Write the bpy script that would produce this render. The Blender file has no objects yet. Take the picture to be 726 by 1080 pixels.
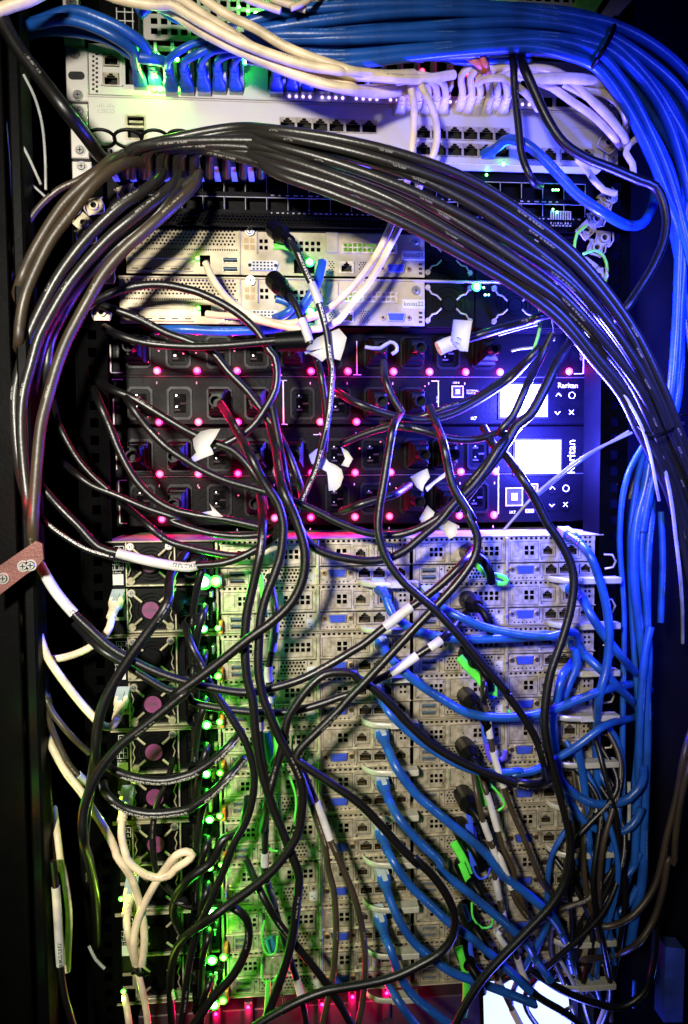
import bpy, math, random
from mathutils import Vector, Matrix
random.seed(7)
S = bpy.context.scene
COL = S.collection
# ------------------------------------------------------------------ camera
CX, CY, CZ = 164.47, -680.31, 60.80            # millimetres; the servers' front is the plane y = 0
YAW, PITCH, ROLL, FOC = 0.0821, 0.0535, 0.0077, 763.3
_cy, _sy, _cp, _sp, _cr, _sr = math.cos(YAW), math.sin(YAW), math.cos(PITCH), math.sin(PITCH), math.cos(ROLL), math.sin(ROLL)
RM = Matrix(((_cy, _sy, 0), (-_sy, _cy, 0), (0, 0, 1))) @ Matrix(((1, 0, 0), (0, _cp, _sp), (0, -_sp, _cp))) @ Matrix(((_cr, 0, _sr), (0, 1, 0), (-_sr, 0, _cr)))
cd = bpy.data.cameras.new('camera'); cam = bpy.data.objects.new('camera', cd); COL.objects.link(cam)
right, fwd, up = RM.col[0], RM.col[1], RM.col[2]
m = Matrix((right, up, -fwd)).transposed().to_4x4(); m.translation = Vector((CX, CY, CZ)) * .001
cam.matrix_world = m
cd.sensor_fit = 'VERTICAL'; cd.sensor_height = 24; cd.lens = FOC / 1080 * 24
cd.clip_start = .02; cd.clip_end = 20
S.camera = cam
# ------------------------------------------------------------------ world, exposure
W = bpy.data.worlds.new('World'); S.world = W; W.use_nodes = True
W.node_tree.nodes['Background'].inputs[0].default_value = (.25, .3, 1, 1)
W.node_tree.nodes['Background'].inputs[1].default_value = .004
S.view_settings.view_transform = 'Standard'; S.view_settings.look = 'None'; S.view_settings.exposure = 0; S.view_settings.gamma = 1
S.cycles.use_denoising = True
S.cycles.max_bounces = 5; S.cycles.sample_clamp_indirect = 3
def area_light(name, loc, target, size, power, col):
    l = bpy.data.lights.new(name, 'AREA'); l.shape = 'DISK'; l.size = size; l.energy = power; l.color = col
    o = bpy.data.objects.new(name, l); COL.objects.link(o)
    o.location = loc; o.rotation_euler = (Vector(target) - Vector(loc)).to_track_quat('-Z', 'Y').to_euler()
def spot(name, loc, target, r, power, col, ang, blend=1.0):
    l = bpy.data.lights.new(name, 'SPOT'); l.shadow_soft_size = r; l.energy = power; l.color = col; l.spot_size = math.radians(ang); l.spot_blend = blend
    o = bpy.data.objects.new(name, l); COL.objects.link(o)
    o.location = loc; o.rotation_euler = (Vector(target) - Vector(loc)).to_track_quat('-Z', 'Y').to_euler()
spot('aisle_lamp', (-.09, -.98, .27), (.07, 0, .03), .045, 92, (1, .94, .82), 66)
spot('added_blue_fill', (.72, -.82, .26), (.50, 0, .14), .08, 150, (.05, .08, 1), 44)  # unseen blue spot, added to stand in for display spill on the right
def point(parent, p, power, col, r=2.0):
    l = bpy.data.lights.new('glow', 'POINT'); l.energy = power; l.color = col; l.shadow_soft_size = r * .001
    o = bpy.data.objects.new('led_and_fill_light', l); COL.objects.link(o)
    w = Vector((p[0], -p[1], p[2])) * .001
    if parent is not None:
        o.parent = parent; w = w - parent.location
    o.location = w
    return o
# ------------------------------------------------------------------ pixel -> millimetres on a plane d mm in front of the servers
def P(px, py, d=0.0):
    v = RM @ Vector(((px - 363) / FOC, 1, -(py - 540) / FOC))
    t = (-d - CY) / v.y
    return (CX + v.x * t, d, CZ + v.z * t)
TX = {'1': 0, '2': 180, '3': 360, '4': 526}
TY = dict(zip('abcdef', (0, 180, 360, 540, 720, 880)))
def tiles(s, d=0.0):
    """'a2:10,20 30,40@55 b3:..' -> list of (px, py, depth)"""
    out, ox, oy = [], 0, 0
    for tok in s.split():
        if ':' in tok:
            k, tok = tok.split(':'); ox, oy = TX[k[1]], TY[k[0]]
            if not tok: continue
        dd = d
        if '@' in tok: tok, q = tok.split('@'); dd = float(q)
        x, y = tok.split(',')
        out.append((ox + float(x) / 3.63, oy + float(y) / 3.63, dd))
    return out
def W3(s, d=0.0): return [P(*p) for p in tiles(s, d)]
def R(s, d=0.0):
    a, b = W3(s, d)[:2]
    return (min(a[0], b[0]), min(a[2], b[2]), max(a[0], b[0]), max(a[2], b[2]))
# ------------------------------------------------------------------ materials
MATS = {}
def mat(name, col, rough=.5, metal=0.0, var=.15, scale=60., bump=0.0, emit=None, es=0.0, coat=0.0, spec=.5, dirt=None):
    M = bpy.data.materials.new(name); M.use_nodes = True; nt = M.node_tree; N = nt.nodes; L = nt.links
    b = N['Principled BSDF']
    b.inputs['Roughness'].default_value = rough; b.inputs['Metallic'].default_value = metal
    b.inputs['Coat Weight'].default_value = coat; b.inputs['Specular IOR Level'].default_value = spec
    tc = N.new('ShaderNodeTexCoord'); no = N.new('ShaderNodeTexNoise'); no.inputs['Scale'].default_value = scale; no.inputs['Detail'].default_value = 5
    L.new(tc.outputs['Object'], no.inputs['Vector'])
    mx = N.new('ShaderNodeMix'); mx.data_type = 'RGBA'
    dk = dirt or tuple(c * (1 - var * 2) for c in col)
    mx.inputs[6].default_value = (*dk, 1); mx.inputs[7].default_value = (*[min(1, c * (1 + var)) for c in col], 1)
    rp = N.new('ShaderNodeMapRange'); rp.inputs[1].default_value = .3; rp.inputs[2].default_value = .62
    L.new(no.outputs[0], rp.inputs[0]); L.new(rp.outputs[0], mx.inputs[0]); L.new(mx.outputs[2], b.inputs['Base Color'])
    r2 = N.new('ShaderNodeMapRange'); r2.inputs[3].default_value = min(1, rough * 1.3); r2.inputs[4].default_value = rough * .75
    L.new(no.outputs[0], r2.inputs[0]); L.new(r2.outputs[0], b.inputs['Roughness'])
    if bump:
        n2 = N.new('ShaderNodeTexNoise'); n2.inputs['Scale'].default_value = scale * 9; L.new(tc.outputs['Object'], n2.inputs['Vector'])
        bp = N.new('ShaderNodeBump'); bp.inputs['Strength'].default_value = bump; bp.inputs['Distance'].default_value = .0006
        L.new(n2.outputs[0], bp.inputs['Height']); L.new(bp.outputs[0], b.inputs['Normal'])
    if emit:
        b.inputs['Emission Color'].default_value = (*emit, 1); b.inputs['Emission Strength'].default_value = es
    MATS[name] = M; return M
def cable_mat(name, col, rough, pcol=None, spec=.5, thick=.05, blotch=.5):
    """rubber or vinyl jacket: uv.x = metres along, uv.y = round the jacket; a printed line of small characters on one side"""
    M = mat(name, col, rough, var=.18, scale=45, bump=.25, spec=spec); nt = M.node_tree; N = nt.nodes; L = nt.links
    b = N['Principled BSDF']; src = b.inputs['Base Color'].links[0].from_socket
    if pcol:
        uv = N.new('ShaderNodeUVMap'); sp = N.new('ShaderNodeSeparateXYZ'); L.new(uv.outputs[0], sp.inputs[0])
        def math_(op, a, b_, c=None):
            n = N.new('ShaderNodeMath'); n.operation = op
            for i, q in enumerate((a, b_)):
                if q is None: continue
                if isinstance(q, (int, float)): n.inputs[i].default_value = q
                else: L.new(q, n.inputs[i])
            return n.outputs[0]
        band = math_('LESS_THAN', math_('ABSOLUTE', math_('SUBTRACT', sp.outputs[1], .06), None), thick)
        cmb = N.new('ShaderNodeCombineXYZ'); L.new(math_('MULTIPLY', sp.outputs[0], 1.0), cmb.inputs[0]); L.new(math_('MULTIPLY', sp.outputs[1], .012), cmb.inputs[1])
        n1 = N.new('ShaderNodeTexNoise'); n1.inputs['Scale'].default_value = 900; n1.inputs['Detail'].default_value = 0; L.new(cmb.outputs[0], n1.inputs['Vector'])
        n2 = N.new('ShaderNodeTexNoise'); n2.inputs['Scale'].default_value = 22; n2.inputs['Detail'].default_value = 0; L.new(cmb.outputs[0], n2.inputs['Vector'])
        ink = math_('MULTIPLY', math_('GREATER_THAN', n1.outputs[0], .47), math_('GREATER_THAN', n2.outputs[0], blotch))
        k = math_('MULTIPLY', band, ink)
        mx = N.new('ShaderNodeMix'); mx.data_type = 'RGBA'; L.new(k, mx.inputs[0]); L.new(src, mx.inputs[6]); mx.inputs[7].default_value = (*pcol, 1)
        L.new(mx.outputs[2], b.inputs['Base Color'])
    return M
zinc = mat('zinc_steel', (.46, .405, .295), .34, .45, .2, 150, .3, dirt=(.23, .19, .115))
zincd = mat('zinc_steel_worn', (.34, .285, .19), .5, .3, .2, 30, .2, dirt=(.18, .15, .09))
pale = mat('pale_grey_paint', (.5, .465, .43), .45, .1, .05, 14, .1)
blackm = mat('black_steel', (.0012, .0012, .0014), .5, 0, .25, 30, .3, spec=.08)
blackp = mat('black_plastic', (.0015, .0015, .0017), .4, 0, .25, 50, .15, spec=.12)
pduf = mat('pdu_black_paint', (.0012, .001, .0014), .42, 0, .25, 30, .35, spec=.045)
hole = mat('dark_cavity', (.006, .006, .006), .8, 0, .2)
silver = mat('bright_steel', (.55, .53, .5), .32, 1, .2, 120)
leverm = mat('satin_lever_steel', (.5, .48, .38), .38, .25, .15, 60)
gold = mat('contact_gold', (.7, .5, .2), .3, 1, .1, 200)
vgab = mat('blue_connector_plastic', (.03, .06, .42), .35, 0, .1, 100)
usbw = mat('usb_tongue', (.05, .1, .16), .5)
white = mat('white_label_paper', (.5, .485, .46), .6, 0, .06, 60)
ink = mat('white_print', (.6, .58, .55), .6, 0, .1, 90)
inkg = mat('grey_print', (.33, .31, .3), .6, 0, .1, 90)
inkb = mat('black_print', (.04, .04, .04), .6)
pink = mat('pink_sticker', (.15, .02, .09), .5, 0, .15, 120)
orange = mat('orange_tab', (.8, .22, .03), .4)
greentab = mat('green_pull_tab', (.1, .75, .06), .4, 0, .1)
purpletab = mat('purple_pull_tab', (.1, .06, .7), .4, 0, .1)
bluetab = mat('blue_pull_tab', (.03, .08, .7), .4, 0, .1)
yellow = mat('yellow_sticker', (.75, .55, .1), .5, 0, .15, 90)
wallm = mat('cabinet_steel', (.002, .002, .003), .5, 0, .15, 12, .15)
doorm = mat('cabinet_door_steel', (.0012, .0012, .0012), .5, 0, .3, 30, .3, spec=.04)
K = cable_mat('black_power_jacket', (.0035, .003, .0026), .38, (.14, .13, .12), thick=.03, blotch=.68)
KP = cable_mat('black_printed_jacket', (.004, .004, .0035), .38, (.5, .48, .42), thick=.06, blotch=.4)
G = cable_mat('charcoal_copper_jacket', (.014, .0125, .0105), .36, (.2, .19, .17), thick=.035, blotch=.62)
GB = cable_mat('brown_black_jacket', (.04, .028, .016), .42, (.22, .2, .15), thick=.03, blotch=.62)
B = cable_mat('blue_network_jacket', (.009, .07, .32), .34, (.1, .2, .45), thick=.02, blotch=.6)
WB = cable_mat('cream_network_jacket', (.72, .58, .38), .42, (.3, .25, .2), thick=.02, blotch=.6)
SL = cable_mat('white_label_sleeve', (.52, .5, .48), .5, (.08, .08, .08), thick=.07, blotch=.5)
GR = cable_mat('grey_thin_jacket', (.3, .3, .3), .4)
GN = cable_mat('green_wire_jacket', (.2, .7, .05), .4)
def emis(name, col, st):
    return mat(name, (.1, .1, .1), .4, emit=col, es=st)
ledR = emis('red_led', (1, .13, .3), 3.2); ledRd = emis('red_led_halo_rim', (1, .0, .07), 1.1)
ledG = emis('green_led', (.35, 1, .3), 22); ledGd = emis('green_led_halo_rim', (.02, 1, .03), 2.2)  # red and green rims glow to imitate the halo round each core
ledV = emis('violet_led', (.45, .3, 1), 4); ledY = emis('yellow_green_led', (.6, 1, .1), 6)
lcd = emis('lit_display', (.56, .6, 1), 7); lcdr = emis('lit_display_rim', (.1, .12, 1), 3.0)
lcdg = emis('green_lit_window', (.3, .9, .05), .8)
# ------------------------------------------------------------------ mesh builder: coordinates are (x, d, z) in mm, d towards the camera
class MB:
    def __init__(s): s.v, s.f, s.m, s.s, s.uv = [], [], [], [], []
    def add(s, vs, fs, mi=0, smooth=False, uvs=None):
        n = len(s.v); s.v += [(x * .001, -d * .001, z * .001) for x, d, z in vs]
        for i, f in enumerate(fs):
            s.f.append(tuple(n + k for k in f)); s.m.append(mi); s.s.append(smooth)
            s.uv.append(uvs[i] if uvs else None)
    def box(s, x0, z0, x1, z1, d0, d1, mi=0, bev=0.0):
        b = min(bev, (x1 - x0) * .45, (z1 - z0) * .45)
        if b > 0:   # front edges chamfered
            vs = [(x0, d0, z0), (x1, d0, z0), (x1, d0, z1), (x0, d0, z1), (x0, d1 - b, z0), (x1, d1 - b, z0), (x1, d1 - b, z1), (x0, d1 - b, z1),
                  (x0 + b, d1, z0 + b), (x1 - b, d1, z0 + b), (x1 - b, d1, z1 - b), (x0 + b, d1, z1 - b)]
            fs = [(3, 2, 1, 0)] + [(i, (i + 1) % 4, 4 + (i + 1) % 4, 4 + i) for i in range(4)] + [(4 + i, 4 + (i + 1) % 4, 8 + (i + 1) % 4, 8 + i) for i in range(4)] + [(8, 9, 10, 11)]
        else:
            vs = [(x0, d0, z0), (x1, d0, z0), (x1, d0, z1), (x0, d0, z1), (x0, d1, z0), (x1, d1, z0), (x1, d1, z1), (x0, d1, z1)]
            fs = [(3, 2, 1, 0), (4, 5, 6, 7), (0, 1, 5, 4), (1, 2, 6, 5), (2, 3, 7, 6), (3, 0, 4, 7)]
        s.add(vs, fs, mi)
    def prism(s, poly, d0, d1, mi=0, smooth=False):
        n = len(poly)
        s.add([(x, d0, z) for x, z in poly] + [(x, d1, z) for x, z in poly],
              [tuple(range(n, 2 * n)), tuple(reversed(range(n)))] + [(i, (i + 1) % n, n + (i + 1) % n, n + i) for i in range(n)], mi, smooth)
    def disc(s, x, z, r, d0, d1, mi=0, n=14, r1=None, sq=1.0):
        r1 = r if r1 is None else r1
        a = [2 * math.pi * i / n for i in range(n)]
        s.add([(x + r * math.cos(t), d0, z + sq * r * math.sin(t)) for t in a] + [(x + r1 * math.cos(t), d1, z + sq * r1 * math.sin(t)) for t in a],
              [(i, (i + 1) % n, n + (i + 1) % n, n + i) for i in range(n)] + [tuple(range(n, 2 * n))], mi)
    def ring(s, x, z, r0, r1, d0, d1, mi=0, n=20, sq=1.0):
        vs = []
        for i in range(n):
            c, q = math.cos(2 * math.pi * i / n), sq * math.sin(2 * math.pi * i / n)
            vs += [(x + r0 * c, d0, z + r0 * q), (x + r1 * c, d0, z + r1 * q), (x + r1 * c, d1, z + r1 * q), (x + r0 * c, d1, z + r0 * q)]
        fs = []
        for i in range(n):
            a, b = 4 * i, 4 * ((i + 1) % n)
            for k in range(4): fs.append((a + k, b + k, b + (k + 1) % 4, a + (k + 1) % 4))
        s.add(vs, fs, mi)
    def tube(s, pts, r, mi=0, n=10, cap=True, flat=None):
        """pts: mm (x,d,z) samples; r: number or list; flat: (wide, thin) for a strap"""
        V = [Vector(p) for p in pts]; m = len(V)
        if m < 2: return
        T = [(V[min(i + 1, m - 1)] - V[max(i - 1, 0)]).normalized() for i in range(m)]
        nrm = Vector((0, 1, 0)); nrm = nrm - T[0] * nrm.dot(T[0])
        if nrm.length < .05: nrm = Vector((1, 0, .1)) - T[0] * Vector((1, 0, .1)).dot(T[0])
        nrm.normalize(); vs = []; ln = [0.]
        for i in range(m):
            if i:
                nrm = nrm - T[i] * nrm.dot(T[i]); nrm.normalize(); ln.append(ln[-1] + (V[i] - V[i - 1]).length)
            bn = T[i].cross(nrm); ri = r[i] if isinstance(r, (list, tuple)) else r
            for k in range(n):
                a = 2 * math.pi * k / n
                fx, fy = (ri, ri) if not flat else (flat[1], flat[0])
                q = V[i] + nrm * (math.cos(a) * fx) + bn * (math.sin(a) * fy)
                vs.append(tuple(q))
        fs, uvs = [], []
        for i in range(m - 1):
            for k in range(n):
                k2 = (k + 1) % n
                fs.append((i * n + k, i * n + k2, (i + 1) * n + k2, (i + 1) * n + k))
                def vv(q): return ((q / n + .5) % 1.0) - .5 if q < n else .0
                a0 = k / n; a1 = (k + 1) / n
                if a0 >= .5: a0 -= 1; a1 -= 1
                uvs.append([(ln[i] * .001, a0), (ln[i] * .001, a1), (ln[i + 1] * .001, a1), (ln[i + 1] * .001, a0)])
        s.add(vs, fs, mi, True, uvs)
        if cap:
            s.add([vs[k] for k in range(n)], [tuple(reversed(range(n)))], mi); s.add([vs[(m - 1) * n + k] for k in range(n)], [tuple(range(n))], mi)
    def panel(s, x0, z0, x1, z1, d, t, holes, mi=0, grids=()):
        """sheet at depth d, thickness t, with real rectangular holes; grids = perforated fields (x0,z0,x1,z1,pitch,radius)"""
        cut = list(holes) + [g[:4] for g in grids]
        xs = sorted({x0, x1} | {min(max(q, x0), x1) for h in cut for q in (h[0], h[2])})
        zs = sorted({z0, z1} | {min(max(q, z0), z1) for h in cut for q in (h[1], h[3])})
        def solid(i, j):
            if i < 0 or j < 0 or i >= len(xs) - 1 or j >= len(zs) - 1: return None
            cx, cz = (xs[i] + xs[i + 1]) / 2, (zs[j] + zs[j + 1]) / 2
            return not any(h[0] < cx < h[2] and h[1] < cz < h[3] for h in cut)
        for j in range(len(zs) - 1):
            i = 0
            while i < len(xs) - 1:
                if not solid(i, j): i += 1; continue
                k = i
                while k < len(xs) - 1 and solid(k, j): k += 1
                s.add([(xs[i], d, zs[j]), (xs[k], d, zs[j]), (xs[k], d, zs[j + 1]), (xs[i], d, zs[j + 1])], [(0, 1, 2, 3)], mi); i = k
        for h in holes:
            a, b, c, e = h[:4]
            s.add([(a, d, b), (c, d, b), (c, d, e), (a, d, e), (a, d - t, b), (c, d - t, b), (c, d - t, e), (a, d - t, e)], [(0, 4, 5, 1), (1, 5, 6, 2), (2, 6, 7, 3), (3, 7, 4, 0)], mi)
        s.add([(x0, d, z0), (x1, d, z0), (x1, d, z1), (x0, d, z1), (x0, d - t, z0), (x1, d - t, z0), (x1, d - t, z1), (x0, d - t, z1)], [(0, 1, 5, 4), (1, 2, 6, 5), (2, 3, 7, 6), (3, 0, 4, 7)], mi)
        for g in grids:
            gx0, gz0, gx1, gz1, p, r = g
            rows = max(1, round((gz1 - gz0) / (p * .87))); ph = (gz1 - gz0) / rows; cols = max(1, int((gx1 - gx0) / p)); pw = (gx1 - gx0) / (cols + .5)
            for a in range(rows):
                off = pw * .5 if a % 2 else 0; zc = gz0 + (a + .5) * ph
                sx = (gx0, gx0 + off) if off else (gx1 - pw * .5, gx1)
                s.add([(sx[0], d, zc - ph / 2), (sx[1], d, zc - ph / 2), (sx[1], d, zc + ph / 2), (sx[0], d, zc + ph / 2)], [(0, 1, 2, 3)], mi)
                for c in range(cols):
                    xc = gx0 + off + (c + .5) * pw
                    vs = []
                    for q in range(8):
                        an = math.pi / 4 * q
                        ex = max(-1, min(1, math.cos(an) * 1.5)); ez = max(-1, min(1, math.sin(an) * 1.5))
                        vs.append((xc + ex * pw / 2, d, zc + ez * ph / 2))
                    for dd in (d, d - t):
                        vs += [(xc + r * math.cos(math.pi / 4 * q), dd, zc + r * math.sin(math.pi / 4 * q)) for q in range(8)]
                    s.add(vs, [(q, (q + 1) % 8, 8 + (q + 1) % 8, 8 + q) for q in range(8)] + [(8 + q, 8 + (q + 1) % 8, 16 + (q + 1) % 8, 16 + q) for q in range(8)], mi)
    def mesh(s, name, mats, origin=(0, 0, 0)):
        me = bpy.data.meshes.new(name); o = Vector(origin)
        me.from_pydata([tuple(Vector(v) - o) for v in s.v], [], s.f)
        for q in (mats if isinstance(mats, (list, tuple)) else [mats]): me.materials.append(q)
        me.polygons.foreach_set('material_index', s.m); me.polygons.foreach_set('use_smooth', s.s)
        if any(u is not None for u in s.uv):
            l = me.uv_layers.new(name='UVMap'); flat = []
            for f, u in zip(s.f, s.uv):
                for c in (u if u else [(0, .3)] * len(f)): flat += c
            l.data.foreach_set('uv', flat)
        me.update(); return me
def obj(name, me, parent=None, loc=None):
    o = bpy.data.objects.new(name, me); COL.objects.link(o)
    if loc is not None: o.location = loc
    if parent is not None: o.parent = parent
    return o
def tag(o, label=None, cat=None, group=None, kind=None):
    if label: o['label'] = label
    if cat: o['category'] = cat
    if group: o['group'] = group
    if kind: o['kind'] = kind
    return o
def thing(name, label, cat, loc=(0, 0, 0), group=None):       # loc: (x, d, z) mm
    o = obj(name, None, None, (loc[0] * .001, -loc[1] * .001, loc[2] * .001)); o.empty_display_size = .01
    return tag(o, label, cat, group)
def part(name, mb, mats, root):                                 # geometry given in scene mm
    return obj(name, mb.mesh(name, mats, root.location if root.parent is None else root.parent.location + root.location), root)
def sub(name, mb, mats, root):                                  # geometry already local to root
    return obj(name, mb.mesh(name, mats), root)
def copy_tree(o, parent=None):
    c = o.copy(); COL.objects.link(c); c.parent = parent
    for ch in o.children: copy_tree(ch, c)
    return c
TC = {}
def text(s, name, body, x, z, d, size, m, parent, rotz=0.0, align='LEFT'):
    key = (body, size, m.name, align)
    if key not in TC:
        cu = bpy.data.curves.new(name, 'FONT'); cu.body = body; cu.size = size * .001; cu.align_x = align; cu.extrude = .00006; cu.resolution_u = 2
        cu.materials.append(m); o = bpy.data.objects.new('tmp', cu); COL.objects.link(o)
        me = bpy.data.meshes.new_from_object(o); bpy.data.objects.remove(o); TC[key] = me
    o = bpy.data.objects.new(name, TC[key]); COL.objects.link(o)
    w = Vector((x, -d, z)) * .001
    if parent is not None:
        o.parent = parent
        if s: w = w - parent.location
    o.location = w; o.rotation_euler = (math.pi / 2, -rotz, 0)
    return o
# ------------------------------------------------------------------ the setting: inside of the cabinet
def struct(name, box, m):
    mb = MB(); x0, z0, x1, z1, d0, d1 = box; mb.box(x0, z0, x1, z1, d0, d1)
    tag(obj(name, mb.mesh(name, m)), kind='structure')
struct('wall_right', (640, -760, 655, 760, -1000, 120), wallm)
struct('wall_left', (-215, -760, -200, 760, -1000, 120), wallm)
struct('wall_back', (-200, -760, 640, 760, -1000, -985), wallm)
struct('floor', (-215, -775, 655, -760, -1000, 120), wallm)
struct('ceiling', (-215, 760, 655, 775, -1000, 120), wallm)
struct('added_side_sheet', (486, -760, 700, 760, -130, -120), mat('added_sheet_steel', (.004, .004, .008), .6, 0, .2, 10, .15, spec=.05))  # added sheet that catches the blue light to give a navy background
# ------------------------------------------------------------------ shared small parts
def port_mesh(w, h, tab=True, pins=True):
    """network jack: bright shield frame, stepped opening with a real cavity and gold contacts; centred on 0,0, front at d=0"""
    mb = MB(); hw, hh = w / 2, h / 2
    op = [(-hw + .9, -hh + .9, hw - .9, hh - h * .36)] + ([(-hw * .52, hh - h * .37, hw * .52, hh - h * .2), (-hw * .26, hh - h * .21, hw * .26, hh - .7)] if tab else [])
    mb.panel(-hw, -hh, hw, hh, .5, 1.2, op, 0)
    mb.box(-hw, -hh, hw, hh, -12, -11, 1)
    for a in ((-hw, -hh, -hw + .4, hh), (hw - .4, -hh, hw, hh), (-hw, -hh, hw, -hh + .4), (-hw, hh - .4, hw, hh)): mb.box(*a, -12, .2, 1)
    if pins:
        for i in range(8):
            x = -hw * .55 + i * hw * 1.1 / 7; mb.box(x - .22, -hh + 1, x + .22, -hh + 2.4, -8, -2.5, 2)
    return mb.mesh('network_port', [zinc, hole, gold])
PORTL = port_mesh(14.6, 12.2); PORT = port_mesh(13, 11); PORTS = port_mesh(11.2, 9.6)
def usb_mesh(w, h):
    mb = MB(); mb.panel(-w / 2, -h / 2, w / 2, h / 2, .4, 6, [(-w / 2 + .5, -h / 2 + .5, w / 2 - .5, h / 2 - .5)], 0)
    mb.box(-w / 2 + .5, -h / 2 + .5, w / 2 - .5, h / 2 - .5, -7, -6, 1); mb.box(-w / 2 + 1, 0, w / 2 - 1, h * .28, -6, -.8, 2)
    return mb.mesh('usb_port', [zinc, hole, usbw])
USB = usb_mesh(14.5, 5.2)
def vga_mesh():
    mb = MB()
    po = [(-8.6, 3.9), (8.6, 3.9), (9.2, 3.2), (7.6, -3.6), (6.9, -4.1), (-6.9, -4.1), (-7.6, -3.6), (-9.2, 3.2)]
    mb.prism(po, 0, 2.6, 0); mb.prism([(x * .87, z * .84) for x, z in po], 2.6, 3.3, 1)
    for r, n in ((1.9, 5), (0, 5), (-1.9, 5)):
        for i in range(n): mb.disc((i - 2) * 2.5 + (.6 if r == 0 else 0), r, .45, 3.3, 3.35, 2, 6)
    return mb.mesh('vga_port', [silver, vgab, hole])
VGA = vga_mesh()
def jack_mesh(r=2.6):
    mb = MB(); mb.disc(0, 0, r, 0, 2.2, 0, 6); mb.disc(0, 0, r * .5, 2.2, 2.3, 1, 8); return mb.mesh('jack_screw', [gold, hole])
JACK = jack_mesh()
def screw_mesh(r):
    mb = MB(); mb.disc(0, 0, r * 1.35, 0, .8, 0, 18); mb.disc(0, 0, r, .8, 1.9, 0, 18, r * .8)
    mb.box(-r * .6, -r * .13, r * .6, r * .13, 1.7, 1.96, 1); mb.box(-r * .13, -r * .6, r * .13, r * .6, 1.7, 1.97, 1)
    return mb.mesh('screw', [silver, hole])
SCREW = screw_mesh(3.4); SCREWS = screw_mesh(2.2)
def put(name, me, x, z, d, parent):
    return obj(name, me, parent, (x * .001, -d * .001, z * .001))
def led(parent, x, z, d, r, kind='red', power=0.0, glow=True, name='status_led', lift=4.0):
    """a small lamp: bright core on a wider glowing rim that imitates its halo, with its own light"""
    mb = MB(); core, rim, c = {'red': (ledR, ledRd, (1, .0, .10)), 'green': (ledG, ledGd, (.02, 1, .03)), 'violet': (ledV, ledV, (.4, .2, 1)), 'yellow': (ledY, ledGd, (.5, 1, .05))}[kind]
    mb.disc(x, z, r * 1.0, d, d + .8, 1, 14, r * .8); mb.disc(x, z, r * .62, d + .8, d + 1.3, 0, 12, r * .4)
    o = sub(name, mb, [core, rim], parent)
    if power:
        lo = point(None, (0, 0, 0), power, c, 1.2); lo.parent = parent; lo.location = (x * .001, -(d + lift) * .001, z * .001)
    return o
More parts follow.
